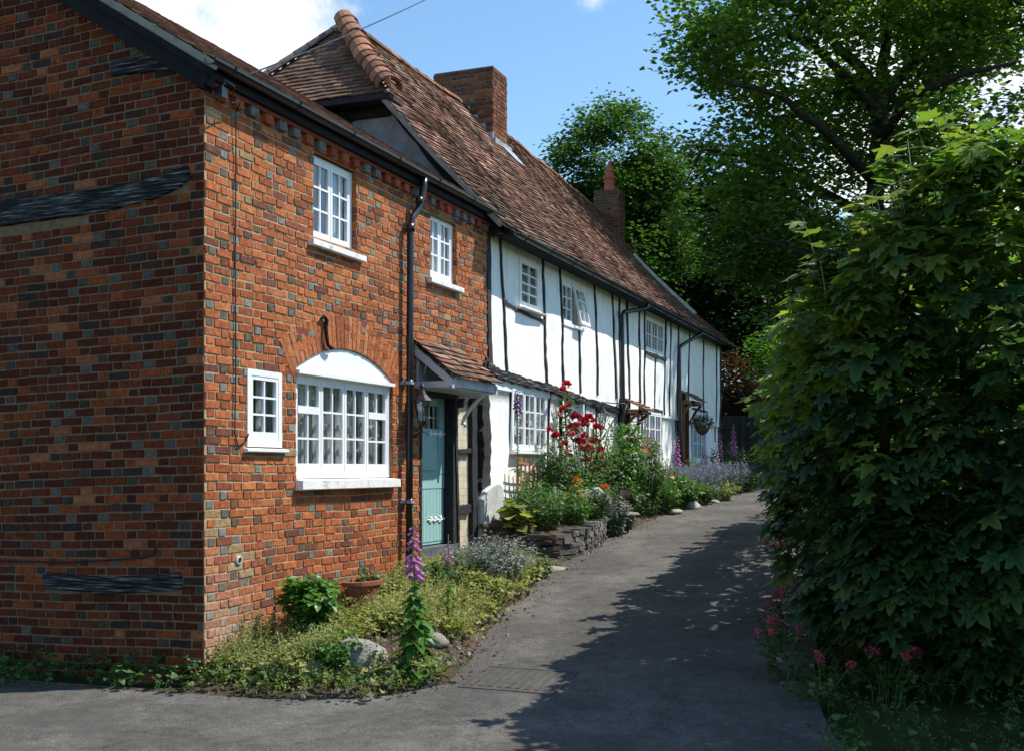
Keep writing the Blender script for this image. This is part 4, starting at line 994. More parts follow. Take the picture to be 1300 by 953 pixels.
for i in range(4):      # stepped lead flashing on the near side
    x_ = -1.97-.14*i; z_ = 4.44+(.30-x_)*(3.18/2.8)
    mb.box(x_-.15, x_+.01, 10.285, 10.325, z_-.16, z_+.13)
mb.box(-2.0, -1.90, 10.26, 11.0, 6.90, 7.04); mb.add([rp(5.35, SL*.79, .03), rp(5.85, SL*.79, .03), rp(5.9, SL*.72, .035), rp(5.5, SL*.72, .035)], [(0, 1, 2, 3)])
mb.build('lead_flashing', M['lead'], c1)
chimney(-2.78, -2.18, 18.35, 18.85, 6.4, 8.05, rf, ((-2.48, 18.6),), flare=False)
lantern(.17, 9.50, 2.22, 'black lantern on a scrolled bracket beside the white numbered door', .95, wallX=.02)

# ------------------------------------------------------------------ plants
def mesh_tubes(name, tubes, mat, parent, n=5):
    mb = MB()
    for pts, r in tubes: mb.tube(pts, r, n)
    return mb.build(name, mat, parent, True)
def bez(a, b, c, n=6): return [a*(1-t)**2+b*2*t*(1-t)+c*t*t for t in [i/n for i in range(n+1)]]
def shrub(name, label, cat, base, r, h, nst, nlf, tm, ls, lmat, group=None, lean=(0, 0), spread=1.0, up=.5, flowers=None, stem_mat='stem', parent=None, leafjit=.45, ry=None):
    """stems rise from the base; leaves sit along them"""
    base = Vector(base); t = thing(name, label, cat, base, group) if parent is None else parent
    tubes = []; P, D = [], []; ry = ry or r
    for i in range(nst):
        a = random.uniform(0, 2*math.pi); rr = math.sqrt(random.random()); hh = h*random.uniform(.7, 1.05)*(1-.35*rr*rr)
        e = base+Vector((math.cos(a)*rr*r+lean[0]*hh, math.sin(a)*rr*ry+lean[1]*hh, hh)); m = base+Vector((math.cos(a)*rr*r*.35, math.sin(a)*rr*ry*.35, hh*.6)); b0 = base+Vector((math.cos(a)*rr*r*.4*spread, math.sin(a)*rr*ry*.4*spread, -.04))
        pts = bez(b0, m, e); tubes.append((pts, [.006*max(.4, h)*(1.2-i2/len(pts)) for i2 in range(len(pts))]))
        k = max(1, nlf//nst)
        for _ in range(k):
            tt = random.uniform(.12, 1.0)**.8; q = pts[min(5, int(tt*6))].lerp(pts[min(6, int(tt*6)+1)], random.random())
            d = Vector((math.cos(a)*rr, math.sin(a)*rr, 0))*.6+Vector(rng.normal(size=3))*.6+Vector((0, 0, up))
            P.append(q+Vector(rng.normal(size=3))*ls*leafjit*.5); D.append(d)
        if flowers: flowers(e, t)
    mesh_tubes('stem', tubes, M[stem_mat], t, 4)
    P = np.array(P); D = np.array(D); Nn = rnd(len(P))*.6+np.array([.15, 0, 1])
    V, T = scatter(tm, P, Nn, D, ls*rng.uniform(.6, 1.15, len(P)))
    np_mesh('foliage', V, T, M[lmat], t); return t
def blossom(c, r, mat, parent, name='bloom', n=18, tm=PET, flat=0.6):
    c = np.array(c); D = rnd(n); D[:, 2] = np.abs(D[:, 2])*.9+.1; D = unit(D); Nn = np.cross(D, rnd(n))+D*.2
    Nn = np.where((Nn*np.array([0, 0, 1])).sum(1, keepdims=True) < 0, -Nn, Nn)
    V, T = scatter(tm, np.repeat(c[None], n, 0)+D*r*.15, Nn, D, r*rng.uniform(.7, 1.1, n)); return np_mesh(name, V, T, M[mat], parent)
def foxglove(base, h, label, mat='magenta', bloom=(.55, .98), nb=34, group='foxgloves along the front of the row', seed=False, leafy=1.0, lean=(.0, .0), bs=.032):
    base = Vector(base); t = thing('foxglove', label, 'foxglove', base, group)
    top = base+Vector((lean[0]*h, lean[1]*h, h)); mid = base+Vector((0, 0, h*.5)); pts = bez(base-Vector((0, 0, .03)), mid, top, 10)
    mesh_tubes('stem', [(pts, [.009*(1.1-.09*i)+.001 for i in range(11)])], M['stem'], t, 6)
    def at(tt): 
        i = min(9, int(tt*10)); return pts[i].lerp(pts[i+1], tt*10-i)
    n = int(75*leafy); P, D, S = [], [], []
    for i in range(n):
        tt = random.random()**1.6*.55; a = random.uniform(0, 6.28); q = at(tt); P.append(q); D.append((math.cos(a), math.sin(a), .55 if tt > .1 else .25)); S.append(lerp(.27, .08, tt/.55)*random.uniform(.7, 1.1)*min(1, h/1.1))
    V, T = scatter(tmpl_oval(.24, 6, .06, .42), np.array(P), np.array([(0, 0, 1)]*n)+rnd(n)*.25, np.array(D), np.array(S)); np_mesh('foliage', V, T, M['lf_bright' if not seed else 'lf_mid'], t)
    # bells: little hanging cones on the sunny side
    mb = MB(); VB = []
    if nb:
        b0, b1 = bloom
        for i in range(nb):
            tt = lerp(b0, b1, i/nb); q = at(tt); a = i*2.4; s = bs*lerp(1.15, .35, (i/nb)**1.3); d = Vector((math.cos(a), math.sin(a), -.75)).normalized()
            c0 = q+Vector((math.cos(a), math.sin(a), 0))*.012
            if nb >= 30 and .42 < i/nb < .52: continue
            mb.tube([c0, c0+d*s*.5, c0+d*s*1.3, c0+d*s*1.75], [s*.16, s*.36, s*.44, s*.60], 7, cap=False)
        mb.build('flower_spike', M[mat], t, True)
    if seed or nb:
        mb = MB()
        a0, a1 = (bloom[0]*.75, bloom[0]) if nb else (.4, .98)
        k = 46 if seed else 16
        lo = .42 if seed else bloom[0]-.14
        for i in range(k):
            tt = lerp(lo, bloom[0] if not seed else bloom[0], i/k); q = at(max(0, tt)); a = i*2.4; c0 = q+Vector((math.cos(a), math.sin(a), .2))*.016
            mb.tube([q, c0, c0+Vector((math.cos(a), math.sin(a), .5))*.012], [.003, .008, .002], 5)
        mb.build('seed_spike', M['stem'], t, True)
    return t
def bz(x, y): return bedz(x, y) if x < pw(RL, y) else gz(y)+.02

# --- front bed
def tuft_stuff(name, label, n, region, h, lmat, smat, wd, cat):
    """a dense mass of thin stems with seed heads and low leaves"""
    P, H = [], []
    while len(P) < n:
        x, y = region(); P.append((x, y, bz(x, y)-.01)); H.append(h*random.uniform(.55, 1.15)*(1+.4*nz3(x, y, 0, 3))*(.62 if x < .75 and 1.5 < y < 2.9 else 1)*(.6 if (x-.75)**2+(y-.9)**2 < .2 else 1)*(.85 if y < .35 else 1)*(.5 if y > 3.4 and x < 1.0 else 1))
    P = np.array(P); H = np.array(H); D = np.array([(0, 0, 1)]*n)+rng.normal(size=(n, 3))*np.array([.22, .22, 0]); X = rnd(n); 
    parts = [scatter(tmpl_blade(.012, .1), P, X, D, H)]
    k = 16; PP = []; DD = []
    for j in range(k):
        tt = rng.uniform(.45, 1.0, n); PP.append(P+unit(D)*(H*tt)[:, None]+rng.normal(size=(n, 3))*.010); DD.append(rnd(n)+np.array([0, 0, .6]))
    PP = np.concatenate(PP); DD = np.concatenate(DD)
    parts.append(scatter(DIA, PP, rnd(len(PP)), DD, rng.uniform(.010, .022, len(PP))))
    V, T = join(parts); t = np_mesh(name, V, T, M[smat], loc=(P[:, 0].mean(), P[:, 1].mean(), P[:, 2].mean())); tag(t, label, cat, kind='stuff')
    m_ = n*2; PP = np.repeat(P, 2, 0)+rng.normal(size=(m_, 3))*np.array([.05, .05, 0])+np.array([0, 0, .05]); DD = rnd(m_)+np.array([0, 0, .3]); NN = rnd(m_)*.5+np.array([.1, 0, 1])
    V, T = scatter(WIDE, PP+np.array([0, 0, 1])*rng.uniform(0, .12, m_)[:, None], NN, DD, rng.uniform(.03, .075, m_)); o = np_mesh(name+'_leaves', V, T, M[lmat], t); o.location = (0, 0, 0)
    ORG[t.name] = Vector(t.location); o['kind'] = 'stuff'
    return t
def np_child_fix(): pass
def reg1():
    while True:
        y = random.uniform(-.05, 4.3); e = pw(RL, y)-.06; x = random.uniform(.03, e)
        d = nz3(x, y, 6, 1.8)
        if -.2 < y < 1.2 and .85 < x < 1.75 and random.random() < .95: continue
        if (x-2.0)**2+(y-.9)**2 < .3: continue
        if random.random() < .55+.9*d: return x, y
tuft_stuff('ground_cover', 'mass of yellow-green seeding plants between the brick wall and the lane', 4300, reg1, .29, 'lf_yellow', 'straw', .02, 'ground cover')
def reg2():
    y = random.uniform(-.25, .5); return random.uniform(.0, max(.1, pw(RL, y))), y
tuft_stuff('weeds', 'low weeds and grass at the foot of the brick corner', 220, reg2, .16, 'lf_mid', 'lf_yellow', .02, 'weeds')
def reg3():
    x = random.uniform(-5, .1); y = -.03-random.random()**2*(.35 if x > -1 else .6)
    return x, y
tuft_stuff('grass', 'low grass below the shaded brick gable', 420, reg3, .07, 'lf_mid', 'lf_mid', .02, 'grass')
laurel = shrub('laurel_shrub', 'bright green glossy shrub in front of the brick wall', 'shrub', (.38, .86, bz(.38, .86)), .24, .60, 36, 1300, OVAL, .085, 'lf_bright', ry=.28, up=.7)
shrub('green_weed', 'small leafy green weed at the very front of the bed', 'weed', (.95, .30, bz(.95, .3)), .22, .28, 16, 260, LANCE, .09, 'lf_bright')
shrub('green_weed', 'trailing green weed right of the grey bed rocks', 'weed', (.62, .62, bz(.62, .6)), .2, .25, 14, 220, LANCE, .09, 'lf_mid')
foxglove((1.56, .42, bz(1.56, .42)), 1.22, 'tall magenta foxglove in front of the downpipe, nearest the camera', bloom=(.60, .90), nb=30, lean=(-.03, .02), leafy=2.6, bs=.036)
foxglove((1.30, 1.55, bz(1.3, 1.5)), .78, 'short half-open pink foxglove behind the tallest one in the front bed', bloom=(.72, .95), nb=12, leafy=.6, bs=.022)
# terracotta trough
t = thing('planter', 'brown terracotta half-round trough with a few leaves against the brick wall', 'planter', (.24, 1.98, .33))
mb = MB(); mb.lathe((.24, 1.98, .33), [(.13, 0), (.17, .06), (.235, .20), (.26, .21), (.262, .245), (.235, .25), (.225, .21), (.2, .17)], 22, (.26, .10, .06), sx=.62, sy=1.0); mb.build('pot', M['terracotta'], t, False)
mb = MB(); mb.lathe((.24, 1.98, .33), [(.2, .18), (.21, .19), (.01, .21)], 16, sx=.6); mb.build('soil', M['soil'], t, True)
shrub('x', '', '', (.24, 2.05, .53), .10, .15, 7, 40, WIDE, .07, 'lf_mid', parent=t)
mb = MB(); mb.tube([(.3, 1.95, .02), (.25, 1.97, .4)], .035, 7); mb.build('foot', M['terracotta'], t)
# rocks and slabs
def rock(c, r, seed, mat='stone', name='rock', label=None, cat='rock', group=None, col=(.26, .25, .23), parent=None):
    mb = MB(); n1, n2 = 16, 10; vs = []
    for j in range(n2+1):
        ph = math.pi*j/n2
        for i in range(n1):
            th = 2*math.pi*i/n1; d = Vector((math.sin(ph)*math.cos(th), math.sin(ph)*math.sin(th), math.cos(ph)))
            k = 1+.35*mnoise.noise(d*1.3+Vector((seed, 0, 0)))+.14*mnoise.noise(d*3.5+Vector((seed, 3, 0))); vs.append((c[0]+d.x*r[0]*k, c[1]+d.y*r[1]*k, c[2]+d.z*r[2]*k))
    fs = [(j*n1+i, j*n1+(i+1) % n1, (j+1)*n1+(i+1) % n1, (j+1)*n1+i)[::-1] for j in range(n2) for i in range(n1)]
    mb.add(vs, fs, col); o = mb.build(name, M[mat], parent, True, loc=c if parent is None else None)
    if label: tag(o, label, cat, group)
    return o
G_R = 'rocks edging the front bed'
for i, (x, y, r, lb) in enumerate(((1.05, .50, (.24, .18, .14), 'largest pale grey rock at the bare front of the bed'), (.80, .18, (.12, .10, .07), 'grey rock left of the largest bed rock'), (1.42, 1.05, (.11, .09, .07), 'rounded brown-grey rock just behind the front foxglove'),
                                   (1.35, 1.98, (.10, .12, .08), 'dark rounded rock at the lane edge below the grey bush'), (1.20, 3.15, (.10, .08, .05), 'small rock half under the grey catmint'))):
    rock((x, y, bz(x, y)+.02), r, i*3.1, name='rock', label=lb, group=G_R, col=random.choice([(.30, .28, .26), (.22, .21, .2), (.27, .24, .21)]))
mb = MB()
for (x0, x1, y0_, y1_, c) in ((.06, .60, 4.05, 4.66, (.34, .25, .15)), (.08, .64, 4.68, 5.02, (.30, .23, .15))):
    mb.box(x0, x1, y0_, y1_, .50, .56, c)
tag(mb.build('doorstep', M['stone'], loc=(.3, 4.4, .5)), 'tan paving step in front of the teal door', 'step')
mb = MB()
for k in range(22):
    y_ = 3.98+k % 8*.13; z_ = .30+(k//8)*.07; mb.box(.52+random.uniform(-.01, .02), .62, y_+.004, y_+.124, z_+.004, z_+.066, random.choice([(.14, .13, .12), (.10, .095, .09), (.2, .19, .17)]))
mb.box(.1, .56, 3.99, 5.0, .2, .498, (.1, .09, .08)); mb.box(.07, .66, 3.96, 5.0, .51-.035, .50, (.3, .3, .28))
tag(mb.build('step_retaining_wall', M['stone'], loc=(.5, 4.4, .3)), 'dark stone edge under the tan doorstep', 'wall')
rock((.98, 4.72, .46), (.30, .20, .06), 4.4, label='flat sandy slab at the lane edge by the raised bed', name='stone_slab', cat='slab', col=(.36, .30, .23))
rock((.70, 4.95, .50), (.20, .14, .06), 6.4, label='flat pale slab between the white buttress and raised bed', name='stone_slab', cat='slab', col=(.34, .29, .23))
# grey catmint and neighbours
shrub('catmint', 'grey-green catmint bush with silvery flower spikes spilling onto the lane edge', 'bush', (1.00, 3.25, bz(1.0, 3.3)), .44, .54, 130, 5200, OVAL, .034, 'lf_silver', ry=.70, up=.9, leafjit=2.4)
shrub('catmint', 'smaller grey catmint between the doorstep and the big catmint bush', 'bush', (.62, 3.85, bz(.6, 3.9)), .28, .34, 60, 1700, OVAL, .030, 'lf_silver', up=.9, leafjit=2.4)
shrub('green_shrub', 'rounded yellow-green leafy plant below the catmint by the lane', 'bush', (1.22, 2.45, bz(1.2, 2.5)), .30, .32, 60, 1500, WIDE, .05, 'lf_yellow', ry=.34)
shrub('green_shrub', 'mid-green leafy plant between the seeding plants and the catmint', 'bush', (.80, 2.7, bz(.8, 2.7)), .32, .36, 60, 1300, OVAL, .055, 'lf_mid', ry=.4)
shrub('red_leaved_shrub', 'small shrub with copper-red leaves beside the teal door step', 'shrub', (.42, 4.62, .50), .15, .42, 12, 150, OVAL, .05, 'lf_red', stem_mat='twig')
shrub('green_weed', 'fresh green weed at the lane edge by the sandy slab', 'weed', (1.10, 4.25, .45), .14, .24, 12, 160, LANCE, .09, 'lf_bright')
# raised bed with dry stone wall
t = thing('raised_bed_wall', 'low dry-stone wall of the raised bed with rounded end by the lane', 'wall', (.8, 5.5, .5))
path = [Vector((.16, 5.02)), Vector((.60, 5.08)), Vector((.90, 5.18)), Vector((1.06, 5.42)), Vector((1.12, 5.8)), Vector((1.08, 6.3)), Vector((1.0, 6.95))]
mb = MB(); seg = [(b-a).length for a, b in zip(path, path[1:])]; tot = sum(seg)
def pat(s):
    for a, b, l in zip(path, path[1:], seg):
        if s <= l: return a.lerp(b, s/l), (b-a).normalized()
        s -= l
    return path[-1].copy(), (path[-1]-path[-2]).normalized()
for j in range(6):
    s = -random.uniform(0, .1); DK = .62
    while s < tot:
        ln = random.uniform(.09, .20)*(.8 if s > .9 else 1.5); hh = .060+random.uniform(-.012, .006); p, d = pat(max(0, s+ln/2)); nrm_ = Vector((d.y, -d.x)); zb = gz(p.y)-.06+j*.064; o = random.uniform(-.01, .012)
        col = random.choice([(.24, .22, .20), (.30, .28, .25), (.17, .155, .14), (.34, .31, .27)]) if s > .75 else random.choice([(.18, .10, .075), (.13, .09, .07), (.16, .14, .12), (.20, .15, .11)])
        col = [v*DK for v in col]; vs = []
        for (u, w_, z_) in ((0, 0, 0), (1, 0, 0), (1, 1, 0), (0, 1, 0), (0, 0, 1), (1, 0, 1), (1, 1, 1), (0, 1, 1)):
            uu = (u-.5)*(ln-.012)+random.uniform(-.012, .012); ww = -.12+w_*(.14+o)+random.uniform(-.012, .012)
            q = p+d*uu+nrm_*ww*1.0; vs.append((q.x, q.y, zb+z_*hh+random.uniform(-.007, .007)))
        mb.add(vs, [(0, 3, 2, 1), (4, 5, 6, 7), (0, 1, 5, 4), (1, 2, 6, 5), (2, 3, 7, 6), (3, 0, 4, 7)], col); s += ln
mb.build('stonework', M['stone'], t)
mb = MB(); ps = [pat(tot*i/24)[0] for i in range(25)]; vs = []
for p in ps: vs += [(p.x-.02 if p.y > 5.3 else p.x, p.y+(.03 if p.y < 5.3 else 0), gz(p.y)+.29), (.04, max(5.1, p.y), gz(p.y)+.44)]
mb.add(vs, [(2*i, 2*i+2, 2*i+3, 2*i+1) for i in range(24)]); mb.build('soil', M['soil'], t, True)
def rbz(x, y): return gz(y)+.32
# lattice trellis
t = thing('trellis', 'small orange-brown wooden lattice panel against the white wall under the window', 'trellis', (.10, 6.5, 1.2))
mb = MB()
for i in range(6): mb.box(.10, .118, 6.12+i*.145, 6.145+i*.145, 1.28-.03*i, 1.74-.012*i)
mb.build('upright', M['lattice'], t)
for i in range(4):
    z_ = 1.34+.105*i; m2 = MB(); m2.add([(.119, 6.08, z_), (.119, 6.92, z_-.05), (.119, 6.92, z_-.028), (.119, 6.08, z_+.022), (.131, 6.08, z_), (.131, 6.92, z_-.05), (.131, 6.92, z_-.028), (.131, 6.08, z_+.022)], [(0, 1, 2, 3), (7, 6, 5, 4), (0, 4, 5, 1), (1, 5, 6, 2), (2, 6, 7, 3), (3, 7, 4, 0)]); m2.build('slat', M['lattice'], t)
foxglove((.42, 5.38, .80), 1.78, 'very tall foxglove gone to seed with a purple tip before the white wall', mat='purple', bloom=(.83, .985), nb=26, seed=True, leafy=.5, bs=.026, lean=(-.03, .06))
shrub('hellebore', 'broad-leaved pale green plant spilling over the raised wall by the buttress', 'plant', (.42, 5.30, .82), .22, .42, 14, 90, WIDE, .17, 'lf_yellow')
rbs = [(.70, 5.55, .26, .40, 'lf_mid', OVAL, .05, 'mid-green bushy plant at the front corner of the raised bed'), (.42, 5.95, .30, .58, 'lf_bright', LANCE, .09, 'fresh green lance-leaved plant in the raised bed under the lattice'),
       (.88, 6.15, .26, .36, 'lf_bright', LANCE, .07, 'low green plant tumbling over the rounded end of the stone wall'), (.40, 6.75, .34, .95, 'lf_mid', LANCE, .10, 'tall leafy green clump left of the roses'),
       (.92, 6.85, .24, .42, 'lf_mid', LANCE, .08, 'green plant below the grey driftwood'), (1.02, 7.35, .22, .50, 'lf_silver', LANCE, .08, 'grey-green arching plant at the lane edge past the stone wall'),
       (.55, 7.4, .34, .70, 'lf_bright', LANCE, .10, 'bright green clump under the red roses'), (.90, 8.15, .34, .62, 'lf_mid', OVAL, .06, 'dense green plant behind the driftwood'),
       (.55, 9.0, .42, 1.15, 'lf_bright', LANCE, .11, 'tall bright green shrub right of the red roses'), (.85, 9.55, .34, 1.05, 'lf_mid', OVAL, .06, 'tall green shrub under the hanging basket'),
       (1.0, 10.1, .30, .50, 'lf_bright', LANCE, .10, 'low green clump with orange poppies nearest the lane'), (.60, 10.3, .36, .82, 'lf_mid', LANCE, .09, 'green border plant left of the second door'),
       (1.02, 11.0, .34, .52, 'lf_bright', LANCE, .12, 'strappy green clump before the lavender'), (.62, 11.2, .36, .70, 'lf_mid', OVAL, .06, 'leafy border plant under the terracotta porch'),
       (1.15, 11.9, .30, .36, 'lf_mid', OVAL, .06, 'low green plant at the lane edge below the lavender'), (1.3, 13.0, .30, .32, 'lf_yellow', OVAL, .05, 'small yellow-green mound at the lane edge'),
       (.95, 15.6, .45, .85, 'lf_mid', OVAL, .07, 'dark leafy clump around the far foxgloves'), (1.35, 15.2, .30, .5, 'lf_mid', OVAL, .06, 'low leafy plant at the far bend of the lane'), (.55, 14.3, .35, .6, 'lf_mid', LANCE, .08, 'green border plant left of the last window'),
       (.75, 6.45, .22, .5, 'lf_yellow', OVAL, .05, 'pale variegated bush in the middle of the raised bed')]
for (x, y, r, h_, mt, tm, ls, lb) in rbs:
    zb = (rbz(x, y) if y < 7 else bz(x, y)); shrub('border_plant', lb, 'plant', (x, y, zb), r*1.12, h_*1.08, int(40+130*r), int(4300*r*max(.6, h_)), tm, ls, mt, 'green border plants before the white cottages', up=.8)
# roses
t = thing('rose_bush', 'climbing rose bush with clusters of bright red blooms against the white wall', 'rose bush', (.35, 8.0, gz(8)))
tubes = []; P = []
for i in range(44):
    a = random.uniform(-1, 1); e = Vector((.30+random.uniform(-.1, .45), 8.0+a*.85, gz(8)+random.uniform(.7, 1.45))); b0 = Vector((.3, 8.0+a*.2, gz(8))); m_ = b0.lerp(e, .5)+Vector((.1, 0, .25)); pts = bez(b0, m_, e); tubes.append((pts, .008))
    for _ in range(64): q = pts[random.randint(1, 6)]; P.append(q+Vector(rng.normal(size=3))*.14)
pts = [Vector((.12, 7.9, 1.4)), Vector((.14, 7.95, 2.0)), Vector((.10, 7.98, 2.4)), Vector((.16, 8.0, 2.66))]; tubes.append((pts, .013))
for _ in range(260): q = pts[random.randint(0, 2)].lerp(pts[3], random.random()*.75); P.append(q+Vector(rng.normal(size=3)*np.array((.05, .08, .1))))
mesh_tubes('stem', tubes, M['twig'], t, 5); P = np.array([tuple(p) for p in P]); n = len(P); V, T = scatter(OVAL, P, rnd(n)*.7+np.array([.3, 0, .8]), rnd(n), rng.uniform(.03, .065, n)); np_mesh('foliage', V, T, M['lf_mid'], t)
def pix(x, y, X):
    xr = (x-650)/1450; yr = (595-y)/1450; a_, b_, c_ = .928*xr-.371, .371*xr+.928, yr; d = (X-5.34)/a_; return Vector((X, -7.12+d*b_, 1.58+d*c_))
ROSE = [(8.22, 2.78, .085), (8.05, 2.70, .07), (7.75, 2.42, .07), (7.95, 2.31, .10), (8.05, 2.27, .08), (8.08, 2.19, .09), (8.5, 2.33, .085), (8.45, 2.28, .07), (7.45, 2.06, .075), (7.75, 2.08, .08), (7.0, 2.30, .05), (7.2, 2.13, .06), (8.15, 1.98, .09), (8.4, 2.0, .08), (8.7, 2.08, .09), (8.85, 2.0, .075), (8.3, 1.87, .08), (8.6, 1.90, .09), (8.4, 1.75, .08), (8.7, 1.77, .07), (8.0, 1.8, .06), (7.5, 1.85, .055), (8.55, 1.62, .06), (8.2, 2.12, .09), (8.0, 2.0, .08), (8.6, 2.2, .08), (7.8, 1.95, .07), (8.3, 2.22, .085), (8.75, 1.88, .08), (8.1, 1.7, .07), (8.45, 1.9, .085), (7.7, 2.2, .07), (8.0, 2.48, .06)]
for i, (y, z, r) in enumerate(ROSE):
    b = blossom((.42+.12*math.sin(i*2.1) if z < 2.6 else .2, y-.45, z-.05), r*.85, 'redrose' if i not in (10, 9, 21) else 'pinkrose', t, 'rose_bloom', 26)
# driftwood / grey stones
t = thing('driftwood', 'grey weathered driftwood log resting on the raised bed under the roses', 'driftwood', (.85, 7.1, 1.1))
mb = MB(); mb.tube([(.70, 6.55, 1.12), (.78, 6.7, 1.22), (.90, 6.9, 1.24), (.98, 7.05, 1.15), (1.0, 7.12, 1.02)], [.03, .10, .115, .09, .03], 10); mb.build('log', surf('driftwood', [(.3, (.16, .155, .15)), (.7, (.42, .41, .40))], 8, .85, .8, 24, .1, vec_scale=(3, 1, 1)), t, True)
mb = MB(); mb.tube([(.86, 7.6, 1.02), (.92, 7.75, 1.16), (1.0, 7.9, 1.22), (1.06, 8.1, 1.14), (1.1, 8.35, 1.19), (1.12, 8.45, 1.17)], [.03, .07, .075, .05, .04, .015], 9); mb.build('branch', M['bark'], t, True)
mb = MB(); mb.tube([(1.08, 7.75, .62), (1.07, 7.76, 1.15)], [.016, .012], 6); mb.build('prop', M['twig'], t, True)
rock((1.12, 7.72, .98), (.13, .15, .03), 9.1, label='flat grey stone ledge under the driftwood branch', name='stone_ledge', cat='stone', col=(.25, .23, .21))
rock((1.18, 10.0, gz(10)+.05), (.10, .22, .05), 2.1, label='long pale kerb stone at the lane edge below the poppies', name='edging_stone', cat='stone', group='stones edging the lane', col=(.36, .33, .28))
rock((1.22, 11.0, gz(11)+.06), (.11, .13, .08), 5.1, label='rounded whitish stone at the lane edge before the lavender', name='edging_stone', cat='stone', group='stones edging the lane', col=(.42, .38, .36))
rock((1.30, 12.3, gz(12.3)+.03), (.10, .10, .04), 7.1, label='small grey stone at the lane edge under the lavender', name='edging_stone', cat='stone', group='stones edging the lane', col=(.3, .28, .26))
# poppies, lavender, other flowers
def poppy(c, label, mat='orange'):
    c = Vector(c); t = thing('poppy', label, 'poppy', (c.x, c.y, gz(c.y)), 'orange poppies in the border'); mesh_tubes('stem', [(bez(Vector((c.x, c.y, gz(c.y))), Vector((c.x, c.y, c.z-.2)), c), .004)], M['stem'], t, 4); blossom(c, .06, mat, t, 'bloom', 14)
for (p, lb) in (((.75, 6.55, 1.42), 'orange poppy left of the grey driftwood'), ((.95, 7.1, 1.33), 'orange-red poppy just above the grey driftwood'), ((.95, 9.85, 1.58), 'upper orange poppy right of the green shrub'), ((.90, 10.5, 1.52), 'orange poppy in front of the second cottage window'), ((1.0, 10.55, 1.45), 'lowest of the orange poppies by the second cottage window'), ((.95, 11.1, 1.36), 'orange poppy beside the pink bloom near the lavender')): poppy(p, lb)
def flower_patch(name, label, cat, c, r, h, n, mat, ls=.02, k=12, lm='lf_silver', spike=.16, group=None):
    base = Vector(c); t = thing(name, label, cat, base, group); P, D = [], []; tubes = []; LP = []
    for i in range(n):
        a = random.uniform(0, 6.28); rr = math.sqrt(random.random()); hh = h*random.uniform(.7, 1.1); e = base+Vector((math.cos(a)*rr*r[0], math.sin(a)*rr*r[1], hh)); b0 = base+Vector((math.cos(a)*rr*r[0]*.6, math.sin(a)*rr*r[1]*.6, 0))
        tubes.append(([b0, b0.lerp(e, .6)+Vector((0, 0, .04)), e], .003))
        for _ in range(k): P.append(e-(e-b0).normalized()*random.random()*spike+Vector(rng.normal(size=3))*.008)
        for _ in range(10): LP.append(b0.lerp(e, random.random()*.75)+Vector(rng.normal(size=3))*.02)
    mesh_tubes('stem', tubes, M['stem'], t, 3); P = np.array([tuple(p) for p in P]); LP = np.array([tuple(p) for p in LP])
    V, T = scatter(DIA, P, rnd(len(P)), rnd(len(P))+np.array([0, 0, .5]), rng.uniform(.6, 1.3, len(P))*ls); np_mesh('flower_spike', V, T, M[mat], t)
    V, T = scatter(LANCE, LP, rnd(len(LP))*.6+np.array([0, 0, 1]), rnd(len(LP))+np.array([0, 0, .8]), rng.uniform(.03, .07, len(LP))); np_mesh('foliage', V, T, M[lm], t); return t
LG = 'lavender bushes in front of the far cottages'
for (x, y, lb) in ((.85, 12.0, 'nearest lavender-blue catmint drift below the second window'), (1.05, 13.0, 'widest purple lavender bush in front of the brown post'), (.9, 14.0, 'lavender bush under the last window'), (.55, 12.8, 'paler lavender bush close to the white wall'), (1.15, 14.6, 'farthest lavender bush beside the far foxgloves')):
    flower_patch('lavender_bush', lb, 'lavender', (x, y, bz(x, y)), (.36, .55), .52, 85, 'lav', .026, 11, group=LG)
flower_patch('border_flowers', 'pale pink and white blossoms among the green border plants', 'flowers', (.95, 9.85, bz(.95, 9.8)), (.3, .4), .80, 26, 'whitepetal', .035, 6, 'lf_mid', .05)
flower_patch('border_flowers', 'mauve blossoms left of the poppies', 'flowers', (.85, 9.2, bz(.85, 9.2)), (.25, .3), .9, 16, 'lav', .04, 6, 'lf_mid', .05)
flower_patch('border_flowers', 'blue flowers low at the lane edge below the lavender', 'flowers', (1.22, 12.6, bz(1.2, 12.6)), (.12, .35), .25, 50, 'lav', .03, 6, 'lf_mid', .05)
flower_patch('white_blossom', 'small white blossoms among the leaves of the raised bed', 'flowers', (.62, 5.85, rbz(.6, 5.8)), (.25, .3), .45, 26, 'whitepetal', .016, 5, 'lf_mid', .05)
for (p, h_, m2, lb) in (((.80, 15.2, 1.12), 1.25, 'magenta', 'tallest pale-magenta foxglove by the end of the white cottage'), ((1.05, 15.35, 1.13), 1.35, 'magenta', 'right-hand magenta foxglove in the far clump before the gate'), ((.62, 14.6, 1.1), .95, 'purple', 'dark purple foxglove in front of the last window'), ((.55, 12.7, 1.0), 1.25, 'magenta', 'slim pink foxglove left of the brown post')):
    foxglove(p, h_, lb, m2, (.55, .96), 26, bs=.04, leafy=.5)
foxglove((1.2, 15.6, 1.13), .9, 'white foxglove at the right of the far clump', 'whitepetal', (.5, .95), 18, bs=.03, leafy=.4); foxglove((.85, 14.7, 1.1), 1.0, 'creamy foxglove left of the far magenta pair', 'whitepetal', (.5, .95), 20, bs=.03, leafy=.4)
